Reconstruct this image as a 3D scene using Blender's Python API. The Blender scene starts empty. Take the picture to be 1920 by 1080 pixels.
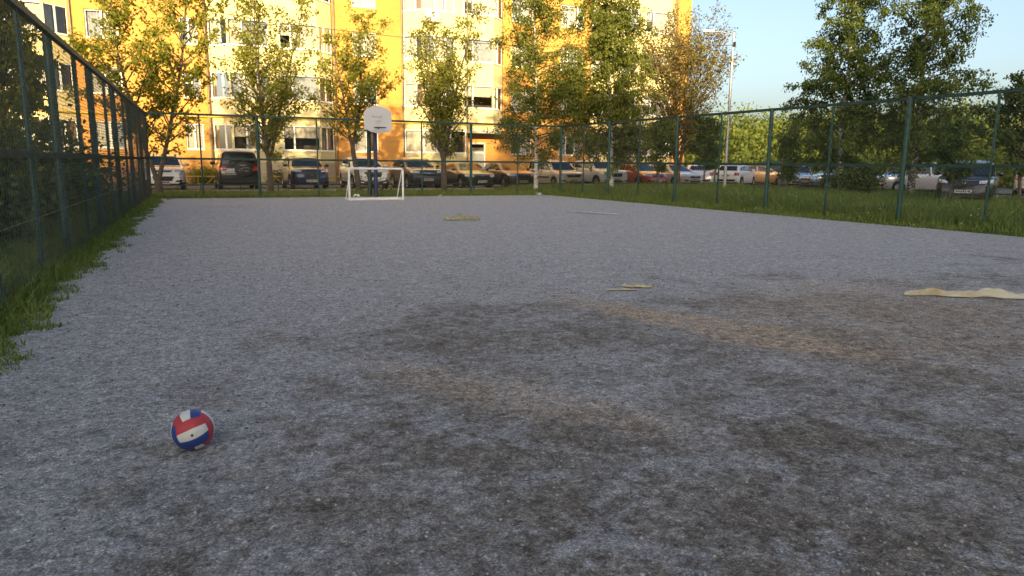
import bpy, bmesh, math, random
import numpy as np
from mathutils import Vector, Matrix, noise
from mathutils.bvhtree import BVHTree

random.seed(7)
rng = np.random.default_rng(7)
R = math.radians
scene = bpy.context.scene
col = scene.collection

# ------------------------------------------------------------------ camera
cd = bpy.data.cameras.new('camera')
cam = bpy.data.objects.new('camera', cd)
col.objects.link(cam)
cd.sensor_width = 36.0
cd.lens = 36.0 * 1334.4 / 1920
cd.clip_end = 2000
PITCH, ROLL, YAW = 0.1737, -0.0103, 0.4717
fw = Vector((math.sin(YAW) * math.cos(PITCH), math.cos(YAW) * math.cos(PITCH), -math.sin(PITCH)))
r0 = Vector((math.cos(YAW), -math.sin(YAW), 0))
u0 = r0.cross(fw)
rt = math.cos(ROLL) * r0 - math.sin(ROLL) * u0
up = math.sin(ROLL) * r0 + math.cos(ROLL) * u0
mw = Matrix.Identity(4)
for i in range(3):
    mw[i][0], mw[i][1], mw[i][2] = rt[i], up[i], -fw[i]
mw[2][3] = 1.4
cam.matrix_world = mw
scene.camera = cam

# ------------------------------------------------------------------ light
SUN_EL, SUN_AZ = R(12.5), R(24.0)          # light travels towards azimuth 24 deg (clockwise from +Y)
w = bpy.data.worlds.new('World')
scene.world = w
w.use_nodes = True
nt = w.node_tree
bg = nt.nodes['Background']
sky = nt.nodes.new('ShaderNodeTexSky')
sky.sky_type = 'NISHITA'
sky.sun_disc = False
sky.sun_elevation = SUN_EL
sky.sun_rotation = SUN_AZ + math.pi
sky.air_density = 0.8
sky.dust_density = 4.0
sky.ozone_density = 0.7
nt.links.new(sky.outputs[0], bg.inputs[0])
bg.inputs[1].default_value = 0.15
sd = bpy.data.lights.new('sun', 'SUN')
sd.energy = 5.0
sd.angle = R(0.8)
sd.color = (1.0, 0.78, 0.42)
so = bpy.data.objects.new('sun', sd)
col.objects.link(so)
ldir = Vector((math.sin(SUN_AZ) * math.cos(SUN_EL), math.cos(SUN_AZ) * math.cos(SUN_EL), -math.sin(SUN_EL)))
so.rotation_euler = ldir.to_track_quat('-Z', 'Y').to_euler()
so.location = (-30, -60, 60)
scene.view_settings.view_transform = 'Standard'
scene.view_settings.look = 'None'
scene.view_settings.exposure = 1.08
scene.view_settings.gamma = 1.0

# ------------------------------------------------------------------ helpers
def tag(o, label=None, cat=None, group=None, kind=None):
    if label: o['label'] = label
    if cat: o['category'] = cat
    if group: o['group'] = group
    if kind: o['kind'] = kind
    return o

def link(name, me, parent=None, mats=(), loc=None, smooth=False):
    o = bpy.data.objects.new(name, me)
    col.objects.link(o)
    for m in mats:
        me.materials.append(m)
    if parent: o.parent = parent
    if loc is not None: o.location = loc
    if smooth and len(me.polygons):
        me.polygons.foreach_set('use_smooth', [True] * len(me.polygons))
        me.set_sharp_from_angle(angle=R(38))
    return o

def empty(name, loc=(0, 0, 0), rz=0.0):
    o = bpy.data.objects.new(name, None)
    o.empty_display_size = 0.3
    col.objects.link(o)
    o.location = loc
    o.rotation_euler = (0, 0, rz)
    return o

class MB:
    """collects faces, then links them as ONE mesh object"""
    def __init__(s):
        s.v, s.f, s.m = [], [], []
    def add(s, vs, fs, mi=0):
        b = len(s.v)
        s.v += [tuple(p) for p in vs]
        s.f += [tuple(b + i for i in f) for f in fs]
        s.m += [mi] * len(fs)
    def box(s, x0, x1, y0, y1, z0, z1, mi=0):
        s.add([(x0, y0, z0), (x1, y0, z0), (x1, y1, z0), (x0, y1, z0), (x0, y0, z1), (x1, y0, z1), (x1, y1, z1), (x0, y1, z1)],
              [(0, 3, 2, 1), (4, 5, 6, 7), (0, 1, 5, 4), (1, 2, 6, 5), (2, 3, 7, 6), (3, 0, 4, 7)], mi)
    def quad(s, a, b, c, d, mi=0):
        s.add([a, b, c, d], [(0, 1, 2, 3)], mi)
    def prism(s, pts, z0, z1, mi=0):
        n = len(pts)
        s.add([(p[0], p[1], z0) for p in pts] + [(p[0], p[1], z1) for p in pts],
              [tuple(range(n - 1, -1, -1)), tuple(range(n, 2 * n))] + [(i, (i + 1) % n, n + (i + 1) % n, n + i) for i in range(n)], mi)
    def tube(s, pts, rad, n=8, mi=0, caps=True):
        pts = [Vector(p) for p in pts]
        if not hasattr(rad, '__len__'): rad = [rad] * len(pts)
        rings = []
        b = len(s.v)
        ref = None
        for i, p in enumerate(pts):
            d = (pts[min(i + 1, len(pts) - 1)] - pts[max(i - 1, 0)])
            if d.length < 1e-9: d = Vector((0, 0, 1))
            d.normalize()
            if ref is None:
                ref = Vector((0, 0, 1)) if abs(d.z) < 0.9 else Vector((1, 0, 0))
            a = (ref - d * ref.dot(d))
            if a.length < 1e-4:
                a = d.orthogonal()
            a.normalize()
            c = d.cross(a)
            ref = a
            for k in range(n):
                t = 2 * math.pi * k / n
                s.v.append(tuple(p + (a * math.cos(t) + c * math.sin(t)) * rad[i]))
        for i in range(len(pts) - 1):
            for k in range(n):
                k2 = (k + 1) % n
                s.f.append((b + i * n + k, b + i * n + k2, b + (i + 1) * n + k2, b + (i + 1) * n + k))
                s.m.append(mi)
        if caps:
            s.f.append(tuple(b + k for k in range(n - 1, -1, -1))); s.m.append(mi)
            e = b + (len(pts) - 1) * n
            s.f.append(tuple(e + k for k in range(n))); s.m.append(mi)
    def bar(s, a, b, wd, ht, mi=0):
        """square bar between two points, wd sideways, ht upwards"""
        a, b = Vector(a), Vector(b)
        d = (b - a).normalized()
        ref = Vector((0, 0, 1)) if abs(d.z) < 0.9 else Vector((0, 1, 0))
        sx = d.cross(ref).normalized() * wd / 2
        sy = sx.cross(d).normalized() * ht / 2
        vs = [a - sx - sy, a + sx - sy, a + sx + sy, a - sx + sy, b - sx - sy, b + sx - sy, b + sx + sy, b - sx + sy]
        s.add(vs, [(0, 1, 2, 3), (7, 6, 5, 4), (1, 0, 4, 5), (2, 1, 5, 6), (3, 2, 6, 7), (0, 3, 7, 4)], mi)
    def build(s, name, mats, parent=None, smooth=False, loc=None):
        me = bpy.data.meshes.new(name)
        me.from_pydata(s.v, [], s.f)
        if not isinstance(mats, (list, tuple)): mats = [mats]
        o = link(name, me, parent, mats, loc)
        if len(mats) > 1:
            me.polygons.foreach_set('material_index', s.m)
        bm = bmesh.new(); bm.from_mesh(me)
        bmesh.ops.recalc_face_normals(bm, faces=bm.faces)
        bm.to_mesh(me); bm.free()
        if smooth:
            me.polygons.foreach_set('use_smooth', [True] * len(me.polygons))
            me.set_sharp_from_angle(angle=R(38))
        return o

def array_mesh(name, verts, sizes, idx):
    me = bpy.data.meshes.new(name)
    me.vertices.add(len(verts))
    me.vertices.foreach_set('co', np.asarray(verts, dtype=np.float32).ravel())
    sizes = np.asarray(sizes, dtype=np.int32)
    me.loops.add(int(sizes.sum()))
    me.loops.foreach_set('vertex_index', np.asarray(idx, dtype=np.int32).ravel())
    me.polygons.add(len(sizes))
    st = np.concatenate([[0], np.cumsum(sizes)[:-1]]).astype(np.int32)
    me.polygons.foreach_set('loop_start', st)
    me.polygons.foreach_set('loop_total', sizes)
    me.update(calc_edges=True)
    me.validate()
    return me

# ------------------------------------------------------------------ materials
class NT:
    def __init__(s, name):
        s.mat = bpy.data.materials.new(name)
        s.mat.use_nodes = True
        s.t = s.mat.node_tree
        s.b = s.t.nodes['Principled BSDF']
        s.out = s.t.nodes['Material Output']
    def n(s, typ, **kw):
        nd = s.t.nodes.new(typ)
        for k, v in kw.items():
            if k.startswith('i_'):
                key = k[2:]
                key = int(key) if key.isdigit() else key.replace('_', ' ')
                if hasattr(v, 'is_linked') or isinstance(v, bpy.types.NodeSocket):
                    s.t.links.new(v, nd.inputs[key])
                else:
                    nd.inputs[key].default_value = v
            else:
                setattr(nd, k, v)
        return nd
    def l(s, a, b):
        s.t.links.new(a, b)
    def coord(s, which='Object'):
        return s.n('ShaderNodeTexCoord').outputs[which]
    def noise(s, vec, scale, detail=4, rough=0.55, dist=0.0):
        nd = s.n('ShaderNodeTexNoise', i_Scale=scale, i_Detail=detail, i_Roughness=rough, i_Distortion=dist)
        if vec is not None: s.l(vec, nd.inputs['Vector'])
        return nd.outputs[0]
    def ramp(s, fac, stops):
        nd = s.n('ShaderNodeValToRGB')
        s.l(fac, nd.inputs[0])
        e = nd.color_ramp.elements
        while len(e) < len(stops): e.new(0.5)
        for k, (p, c) in enumerate(stops):
            e[k].position = p
            e[k].color = (c, c, c, 1) if not hasattr(c, '__len__') else (*c, 1)
        return nd.outputs[0]
    def mix(s, fac, a, b, typ='MIX'):
        nd = s.n('ShaderNodeMix', data_type='RGBA', blend_type=typ)
        for v, k in ((fac, 0), (a, 6), (b, 7)):
            if isinstance(v, bpy.types.NodeSocket): s.l(v, nd.inputs[k])
            elif k == 0: nd.inputs[0].default_value = v
            else: nd.inputs[k].default_value = (*v, 1) if len(v) == 3 else v
        return nd.outputs[2]
    def math(s, op, a, b=None, clamp=False):
        nd = s.n('ShaderNodeMath', operation=op, use_clamp=clamp)
        for k, v in enumerate((a, b)):
            if v is None: continue
            if isinstance(v, bpy.types.NodeSocket): s.l(v, nd.inputs[k])
            else: nd.inputs[k].default_value = v
        return nd.outputs[0]
    def bump(s, h, strength=0.3, dist=0.01):
        nd = s.n('ShaderNodeBump', i_Strength=strength, i_Distance=dist)
        s.l(h, nd.inputs['Height'])
        s.l(nd.outputs[0], s.b.inputs['Normal'])

def plain(name, c, rough=0.6, metal=0.0, var=0.12, scale=6.0, coat=0.0, bump=0.0, spec=0.5):
    m = NT(name)
    v = m.noise(m.coord(), scale, 5)
    lo = tuple(x * (1 - var) for x in c); hi = tuple(min(1, x * (1 + var)) for x in c)
    m.l(m.ramp(v, [(0.3, lo), (0.7, hi)]), m.b.inputs['Base Color'])
    m.b.inputs['Roughness'].default_value = rough
    m.b.inputs['Metallic'].default_value = metal
    m.b.inputs['Coat Weight'].default_value = coat
    m.b.inputs['Coat Roughness'].default_value = 0.04
    m.b.inputs['Specular IOR Level'].default_value = spec
    if bump: m.bump(m.noise(m.coord(), scale * 8, 3), bump, 0.01)
    return m.mat

def leaf_mat(name, c1, c2, c3, trans=0.35):
    m = NT(name)
    g = m.n('ShaderNodeNewGeometry')
    ri = g.outputs['Random Per Island']
    cc = m.ramp(ri, [(0.0, c1), (0.5, c2), (1.0, c3)])
    big = m.noise(m.coord(), 0.9, 2)
    cc = m.mix(m.ramp(big, [(0.35, 0.0), (0.65, 0.35)]), cc, c3)
    m.l(cc, m.b.inputs['Base Color'])
    m.b.inputs['Roughness'].default_value = 0.55
    m.b.inputs['Specular IOR Level'].default_value = 0.3
    tr = m.n('ShaderNodeBsdfTranslucent')
    m.l(m.mix(1.0, cc, (1.25, 1.15, 0.5), 'MULTIPLY'), tr.inputs[0])
    mx = m.n('ShaderNodeMixShader', i_0=trans)
    m.l(m.b.outputs[0], mx.inputs[1]); m.l(tr.outputs[0], mx.inputs[2])
    m.l(mx.outputs[0], m.out.inputs[0])
    return m.mat

M = {}
M['maple'] = leaf_mat('maple_leaf', (0.17, 0.20, 0.022), (0.20, 0.22, 0.026), (0.24, 0.235, 0.03), 0.42)
M['birch'] = leaf_mat('birch_leaf', (0.085, 0.12, 0.02), (0.12, 0.15, 0.024), (0.18, 0.19, 0.03))
M['birch_cool'] = leaf_mat('birch_leaf_cool', (0.06, 0.105, 0.024), (0.085, 0.13, 0.03), (0.14, 0.17, 0.034))
M['rusty'] = leaf_mat('rusty_leaf', (0.14, 0.16, 0.03), (0.19, 0.17, 0.04), (0.25, 0.16, 0.06))
M['dark'] = leaf_mat('dark_leaf', (0.06, 0.10, 0.022), (0.075, 0.115, 0.025), (0.10, 0.13, 0.03), 0.3)
M['forest'] = leaf_mat('forest_leaf', (0.085, 0.135, 0.02), (0.125, 0.165, 0.024), (0.18, 0.20, 0.03), 0.3)
M['grass'] = leaf_mat('grass_blade', (0.062, 0.118, 0.022), (0.115, 0.178, 0.03), (0.22, 0.262, 0.075), 0.3)
M['bark'] = plain('bark', (0.10, 0.075, 0.055), 0.9, var=0.4, scale=14, bump=0.5)
M['twig'] = plain('twig_bark', (0.075, 0.06, 0.045), 0.9, var=0.3)
M['green'] = plain('green_paint', (0.014, 0.056, 0.046), 0.5, var=0.35, scale=9, bump=0.08)
M['rail_green'] = plain('worn_green_paint', (0.014, 0.045, 0.034), 0.6, var=0.45, scale=12, bump=0.1)
M['wire'] = plain('fence_wire', (0.08, 0.105, 0.092), 0.5, 0.3, var=0.3, scale=20)
M['black_metal'] = plain('black_metal', (0.02, 0.02, 0.022), 0.5, var=0.2)
M['white_paint'] = plain('white_paint', (0.72, 0.71, 0.68), 0.4, var=0.06, scale=5)
M['yellow_paint'] = plain('yellow_paint', (0.62, 0.42, 0.05), 0.5, var=0.15)
M['steel'] = plain('galvanised_steel', (0.42, 0.42, 0.42), 0.5, 0.6, var=0.12)
M['rust'] = plain('rusty_metal', (0.12, 0.055, 0.04), 0.7, 0.2, var=0.3)
M['concrete'] = plain('concrete', (0.36, 0.35, 0.33), 0.9, var=0.18, scale=3, bump=0.2)
M['rubber'] = plain('tyre_rubber', (0.02, 0.02, 0.021), 0.85, var=0.2)
M['black_plastic'] = plain('black_plastic', (0.018, 0.018, 0.02), 0.55, var=0.15)
M['alloy'] = plain('alloy_wheel', (0.45, 0.45, 0.46), 0.35, 0.8, var=0.05)
M['chrome'] = plain('chrome', (0.65, 0.65, 0.66), 0.12, 1.0, var=0.03)
M['lamp_glass'] = plain('headlight_glass', (0.55, 0.57, 0.60), 0.08, 0.3, var=0.25, scale=30, coat=1.0)
M['tail_red'] = plain('tail_light_red', (0.35, 0.02, 0.02), 0.15, 0.0, var=0.15, scale=20, coat=1.0)
M['car_glass'] = plain('car_glass', (0.012, 0.014, 0.017), 0.05, 0.0, var=0.1, coat=0.0, spec=0.6)
M['plate_white'] = plain('plate_white', (0.5, 0.5, 0.49), 0.5, var=0.03)
M['ink'] = plain('dark_ink', (0.03, 0.03, 0.04), 0.7, var=0.1)

# ------------------------------------------------------------------ the ground
m = NT('grassy_soil')
c = m.coord()
m.l(m.mix(m.ramp(m.noise(c, 0.6, 6), [(0.4, 0.0), (0.62, 1.0)]), (0.045, 0.07, 0.02), (0.085, 0.10, 0.035)), m.b.inputs['Base Color'])
m.b.inputs['Roughness'].default_value = 0.95
m.bump(m.noise(c, 22, 5), 0.9, 0.06)
M['soil'] = m.mat
mb = MB()
NG = 40
for i in range(NG):
    for j in range(NG):
        xs = [-300 + 600 * k / NG for k in (i, i + 1)]; ys = [-300 + 600 * k / NG for k in (j, j + 1)]
        mb.quad((xs[0], ys[0], 0), (xs[1], ys[0], 0), (xs[1], ys[1], 0), (xs[0], ys[1], 0))
ground = mb.build('ground', M['soil'], loc=(0, 0, -0.012))
tag(ground, kind='structure')

m = NT('gravel_court')
c = m.coord()
sep = m.n('ShaderNodeSeparateXYZ'); m.l(c, sep.inputs[0])
def ellipse(m, c, cx, cy, ang, la, lb):
    d = m.n('ShaderNodeVectorMath', operation='SUBTRACT'); m.l(c, d.inputs[0]); d.inputs[1].default_value = (cx, cy, 0)
    wob = m.n('ShaderNodeVectorMath', operation='ADD'); m.l(d.outputs[0], wob.inputs[0])
    nz = m.n('ShaderNodeTexNoise', i_Scale=1.3, i_Detail=4.0, i_Roughness=0.6); m.l(c, nz.inputs['Vector'])
    sc = m.n('ShaderNodeVectorMath', operation='MULTIPLY_ADD'); m.l(nz.outputs['Color'], sc.inputs[0]); sc.inputs[1].default_value = (0.7, 0.7, 0); sc.inputs[2].default_value = (-0.35, -0.35, 0)
    m.l(sc.outputs[0], wob.inputs[1])
    rot = m.n('ShaderNodeVectorRotate', rotation_type='Z_AXIS'); m.l(wob.outputs[0], rot.inputs['Vector']); rot.inputs['Angle'].default_value = -ang
    dv = m.n('ShaderNodeVectorMath', operation='DIVIDE'); m.l(rot.outputs[0], dv.inputs[0]); dv.inputs[1].default_value = (la, lb, 1)
    ln = m.n('ShaderNodeVectorMath', operation='LENGTH'); m.l(dv.outputs[0], ln.inputs[0])
    mr = m.n('ShaderNodeMapRange', interpolation_type='SMOOTHSTEP'); m.l(ln.outputs['Value'], mr.inputs[0])
    mr.inputs[1].default_value = 0.35; mr.inputs[2].default_value = 1.0; mr.inputs[3].default_value = 1.0; mr.inputs[4].default_value = 0.0
    return mr.outputs[0]
big = m.noise(c, 1.0, 9, 0.68, 0.6)
mid = m.noise(c, 4.2, 8, 0.7, 0.5)
lumps = m.noise(c, 11, 7, 0.72, 0.3)
fine = m.noise(c, 34, 5, 0.7)
grit = m.noise(c, 105, 3, 0.75)
vor = m.n('ShaderNodeTexVoronoi', i_Scale=120.0); m.l(c, vor.inputs['Vector'])
vs_ = m.n('ShaderNodeSeparateColor'); m.l(vor.outputs['Color'], vs_.inputs[0]); stone = vs_.outputs[0]
# damp earth patches; shade and vignetting near the camera also put into the colour
near = m.n('ShaderNodeMapRange'); m.l(sep.outputs[1], near.inputs[0])
near.inputs[1].default_value = 1.6; near.inputs[2].default_value = 9.0; near.inputs[3].default_value = 0.068; near.inputs[4].default_value = -0.16
leftward = m.n('ShaderNodeMapRange'); m.l(sep.outputs[0], leftward.inputs[0])
leftward.inputs[1].default_value = -0.8; leftward.inputs[2].default_value = 0.9; leftward.inputs[3].default_value = -0.10; leftward.inputs[4].default_value = 0.0
dsum = m.math('ADD', m.math('ADD', m.math('MULTIPLY', big, 0.55), m.math('MULTIPLY', mid, 0.45)), m.math('ADD', near.outputs[0], leftward.outputs[0]))
e1 = ellipse(m, c, 2.6, 5.6, 0.0, 1.9, 1.3)
e2 = ellipse(m, c, 5.6, 4.4, 0.2, 2.4, 1.8)
dsum = m.math('ADD', dsum, m.math('MULTIPLY', m.math('ADD', e1, m.math('MULTIPLY', e2, 0.55)), 0.085))
damp = m.ramp(dsum, [(0.43, 0.0), (0.505, 0.65), (0.62, 1.0)])
light = m.mix(m.ramp(mid, [(0.35, 0.0), (0.68, 1.0)]), (0.43, 0.425, 0.425), (0.545, 0.54, 0.535))
earth = m.mix(m.ramp(lumps, [(0.35, 0.0), (0.68, 1.0)]), (0.185, 0.163, 0.133), (0.315, 0.283, 0.238))
dust = m.math('ADD', m.math('MULTIPLY', m.noise(c, 2.3, 6, 0.6, 0.8), 0.75), m.math('MULTIPLY', lumps, 0.25))
cc = m.mix(damp, light, earth)
cc = m.mix(m.math('MULTIPLY', m.ramp(dust, [(0.51, 0.0), (0.58, 0.8), (0.66, 1.0)]), m.math('MULTIPLY', damp, 0.85)), cc, (0.46, 0.465, 0.485))
cc = m.mix(m.math('MULTIPLY', m.ramp(dust, [(0.34, 0.8), (0.44, 0.0)]), damp), cc, (0.175, 0.152, 0.122))
s1 = ellipse(m, c, 4.3, 4.75, -1.25, 2.1, 0.46)
s2 = ellipse(m, c, 1.9, 3.75, -1.0, 1.7, 0.40)
s3 = ellipse(m, c, 6.2, 4.3, 0.5, 3.0, 2.2)
sand = m.math('ADD', s1, m.math('MULTIPLY', m.math('ADD', s2, m.math('MULTIPLY', s3, 0.8)), 0.55), True)
sand = m.math('MULTIPLY', sand, m.ramp(lumps, [(0.35, 0.25), (0.55, 1.0)]))
cc = m.mix(m.math('MULTIPLY', sand, 0.9), cc, (0.56, 0.43, 0.30))
def val(v):
    cm = m.n('ShaderNodeCombineColor'); [m.l(v, cm.inputs[k]) for k in range(3)]; return cm.outputs[0]
cc = m.mix(1.0, cc, m.ramp(lumps, [(0.30, 0.66), (0.5, 1.0), (0.70, 1.30)]), 'MULTIPLY')
cc = m.mix(1.0, cc, m.ramp(fine, [(0.30, 0.42), (0.5, 1.0), (0.70, 1.55)]), 'MULTIPLY')
cc = m.mix(1.0, cc, m.ramp(grit, [(0.30, 0.42), (0.5, 1.0), (0.70, 1.6)]), 'MULTIPLY')
cc = m.mix(0.65, cc, m.ramp(stone, [(0.0, 0.55), (0.25, 0.95), (0.85, 1.05), (0.95, 1.9)]), 'MULTIPLY')
m.l(cc, m.b.inputs['Base Color'])
m.b.inputs['Roughness'].default_value = 0.95
m.b.inputs['Specular IOR Level'].default_value = 0.2
hgt = m.math('ADD', m.math('ADD', m.math('MULTIPLY', fine, 0.8), m.math('MULTIPLY', grit, 0.35)), m.math('MULTIPLY', lumps, 1.9))
m.bump(hgt, 1.0, 0.04)
M['gravel'] = m.mat

def left_edge(y): return -1.55 + 0.063 * y
def right_edge(y): return 16.6
NXC, NYC = 120, 260
vs = []
for j in range(NYC + 1):
    t = j / NYC
    y = -8 + 37.0 * t
    for i in range(NXC + 1):
        xa, xb = left_edge(y) - 0.6, right_edge(y) + 0.25
        x = xa + (xb - xa) * i / NXC
        z = 0.010 + 0.006 * noise.noise(Vector((x * 0.9, y * 0.9, 0))) + 0.004 * noise.noise(Vector((x * 3, y * 3, 5)))
        vs.append((x, y, z))
idx = []
for j in range(NYC):
    for i in range(NXC):
        a = j * (NXC + 1) + i
        idx += [a, a + 1, a + NXC + 2, a + NXC + 1]
court = link('playing_court', array_mesh('playing_court', vs, [4] * (NXC * NYC), idx), None, [M['gravel']])
court.data.polygons.foreach_set('use_smooth', [True] * len(court.data.polygons))
tag(court, kind='structure')

m = NT('asphalt')
c = m.coord()
m.l(m.mix(m.ramp(m.noise(c, 0.5, 5), [(0.35, 0.0), (0.65, 1.0)]), (0.075, 0.073, 0.07), (0.13, 0.125, 0.12)), m.b.inputs['Base Color'])
m.b.inputs['Roughness'].default_value = 0.9
m.bump(m.noise(c, 60, 3), 0.4, 0.01)
M['asphalt'] = m.mat
mb = MB()
mb.prism([(-60, 34.0), (31.2, 34.0), (31.9, -30), (46, -30), (46, 20), (110, 52), (110, 62), (46, 41.2), (-60, 41.2)], -0.2, 0.004)
tag(mb.build('parking_lot', M['asphalt']), kind='structure')
mb = MB()
mb.box(-60, 40, 41.2, 41.36, -0.1, 0.14)
mb.box(-60, 31.2, 33.85, 34.0, -0.1, 0.12)
tag(mb.build('kerb', M['concrete']), kind='structure')

# sunlight on the court put into the pale colour of each line
m = NT('sun_streak_paint')
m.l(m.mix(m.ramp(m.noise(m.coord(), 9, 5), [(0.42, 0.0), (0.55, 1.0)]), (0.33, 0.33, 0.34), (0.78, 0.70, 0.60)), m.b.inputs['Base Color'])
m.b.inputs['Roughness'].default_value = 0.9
M['streak'] = m.mat
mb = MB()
def sun_streak(a, b, wd):
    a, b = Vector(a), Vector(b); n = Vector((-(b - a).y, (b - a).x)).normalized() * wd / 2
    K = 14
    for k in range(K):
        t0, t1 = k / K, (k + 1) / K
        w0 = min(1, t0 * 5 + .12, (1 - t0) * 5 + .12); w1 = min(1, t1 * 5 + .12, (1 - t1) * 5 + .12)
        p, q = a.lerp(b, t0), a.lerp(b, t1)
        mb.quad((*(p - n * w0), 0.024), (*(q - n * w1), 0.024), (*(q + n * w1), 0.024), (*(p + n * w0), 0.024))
sun_streak((10.95, 18.2), (11.75, 16.2), 0.30)
sun_streak((1.35, 23.5), (2.5, 23.45), 0.28)
tag(mb.build('painted_sun_streaks', M['streak']), kind='structure')

# ------------------------------------------------------------------ apartment building
BA = math.atan(-0.05)
def brick_mat(name, a, b, mortar, scale=4.0):
    m = NT(name)
    c = m.coord()
    sp = m.n('ShaderNodeSeparateXYZ'); m.l(c, sp.inputs[0])
    sm = m.math('ADD', sp.outputs[0], sp.outputs[1])
    cb = m.n('ShaderNodeCombineXYZ'); m.l(sm, cb.inputs[0]); m.l(sp.outputs[2], cb.inputs[1])
    br = m.n('ShaderNodeTexBrick', i_Scale=scale, i_Mortar_Size=0.018, i_Bias=0.0)
    br.inputs['Color1'].default_value = (*a, 1); br.inputs['Color2'].default_value = (*b, 1); br.inputs['Mortar'].default_value = (*mortar, 1)
    br.inputs['Brick Width'].default_value = 1.0; br.inputs['Row Height'].default_value = 0.32
    m.l(cb.outputs[0], br.inputs['Vector'])
    st = m.ramp(m.noise(c, 0.45, 5), [(0.3, 0.85), (0.7, 1.12)])
    m.l(m.mix(1.0, br.outputs[0], st, 'MULTIPLY'), m.b.inputs['Base Color'])
    m.b.inputs['Roughness'].default_value = 0.85
    m.bump(br.outputs['Fac'], -0.3, 0.01)
    return m.mat
M['brick'] = brick_mat('orange_brick', (0.57, 0.255, 0.05), (0.65, 0.31, 0.065), (0.50, 0.26, 0.09))
M['red_brick'] = brick_mat('red_brick_plinth', (0.38, 0.16, 0.08), (0.45, 0.20, 0.10), (0.36, 0.2, 0.13))
M['pale_brick'] = brick_mat('pale_brick', (0.50, 0.38, 0.24), (0.58, 0.46, 0.31), (0.42, 0.33, 0.23), 3.0)
M['stucco'] = plain('cream_stucco', (0.73, 0.61, 0.30), 0.85, var=0.07, scale=1.2, bump=0.05)
M['frame_white'] = plain('window_frame_white', (0.78, 0.76, 0.72), 0.35, var=0.03)
M['curtain'] = plain('curtain_cloth', (0.62, 0.56, 0.48), 0.9, var=0.14, scale=2.5)
M['curtain_blue'] = plain('curtain_grey', (0.40, 0.42, 0.46), 0.9, var=0.14, scale=2.5)
M['curtain_brown'] = plain('curtain_brown', (0.30, 0.17, 0.09), 0.9, var=0.2, scale=2.5)
M['room'] = plain('dim_room', (0.10, 0.085, 0.07), 0.9, var=0.3, scale=0.8)
M['metal_door'] = plain('grey_steel_door', (0.36, 0.37, 0.38), 0.45, 0.2, var=0.15, scale=2)
M['pipe_brown'] = plain('downspout_metal', (0.20, 0.15, 0.10), 0.5, 0.4, var=0.2)
m = NT('window_glass')
gl = m.n('ShaderNodeBsdfGlossy', i_Roughness=0.02); tp = m.n('ShaderNodeBsdfTransparent')
tp.inputs[0].default_value = (0.86, 0.88, 0.88, 1)
fr = m.n('ShaderNodeFresnel', i_IOR=1.6)
mx = m.n('ShaderNodeMixShader'); m.l(m.math('ADD', fr.outputs[0], 0.08, True), mx.inputs[0]); m.l(tp.outputs[0], mx.inputs[1]); m.l(gl.outputs[0], mx.inputs[2])
m.l(mx.outputs[0], m.out.inputs[0])
M['glass'] = m.mat

bld = empty('apartment_building', (0, 45.6, 0), BA)
tag(bld, 'orange brick apartment block with cream glazed bays behind the parked cars', 'building')
SILL, STOREY, HEAD, FLOORS = 2.0, 2.9, 1.45, 4
TOP = 14.6

def facet_window(parent, p0, p1, z0, z1, splits, shades, inset=0.07, name='window'):
    """a window in the vertical plane p0->p1 (building coordinates, outside on the right hand side of p1->p0)"""
    p0, p1 = Vector(p0), Vector(p1)
    L = (p1 - p0).length
    d = (p1 - p0) / L
    nrm = Vector((d.y, -d.x))           # outward
    def P(u, v, z):
        q = p0 + d * u + nrm * v
        return (q.x, q.y, z)
    def pbox(b, u0, u1, v0, v1, za, zb):
        b.add([P(u0, v0, za), P(u1, v0, za), P(u1, v1, za), P(u0, v1, za), P(u0, v0, zb), P(u1, v0, zb), P(u1, v1, zb), P(u0, v1, zb)],
              [(0, 3, 2, 1), (4, 5, 6, 7), (0, 1, 5, 4), (1, 2, 6, 5), (2, 3, 7, 6), (3, 0, 4, 7)])
    f = MB()
    t = 0.065
    va, vb = -inset - 0.06, -inset
    pbox(f, 0.003, t, va, vb, z0, z1); pbox(f, L - t, L - 0.003, va, vb, z0, z1)
    pbox(f, t, L - t, va, vb, z0 + 0.003, z0 + t); pbox(f, t, L - t, va, vb, z1 - t, z1 - 0.003)
    us = [0] + list(splits) + [1]
    for s_ in splits:
        pbox(f, s_ * L - 0.045, s_ * L + 0.045, va, vb, z0 + t, z1 - t)
    pbox(f, 0.0, L, -inset - 0.02, 0.045, z0 - 0.05, z0 - 0.002)
    win = f.build(name, M['frame_white'], parent)
    g = MB(); cu = {}
    for k in range(len(us) - 1):
        a, b = us[k] * L + 0.05, us[k + 1] * L - 0.05
        g.quad(P(a, va + 0.03, z0 + 0.05), P(b, va + 0.03, z0 + 0.05), P(b, va + 0.03, z1 - 0.05), P(a, va + 0.03, z1 - 0.05))
        sh = shades[k % len(shades)]
        if sh != '-':
            key = {'c': 'curtain', 'b': 'curtain_blue', 'r': 'curtain_brown', 'h': 'curtain'}[sh]
            q = MB(); cu[(key, k)] = q
            zt = z1 - 0.03; zb = z0 + 0.03 if sh != 'h' else z0 + 0.75
            K = 10
            for i in range(K):
                ua, ub = a + (b - a) * i / K, a + (b - a) * (i + 1) / K
                wa, wb = (0.02 if i % 2 else 0.0), (0.0 if i % 2 else 0.02)
                q.quad(P(ua, va - 0.10 - wa, zb), P(ub, va - 0.10 - wb, zb), P(ub, va - 0.10 - wb, zt), P(ua, va - 0.10 - wa, zt))
    g.build('pane', M['glass'], win)
    for k, q in cu.items():
        q.build('curtain', M[k[0]], win)
    return win

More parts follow.
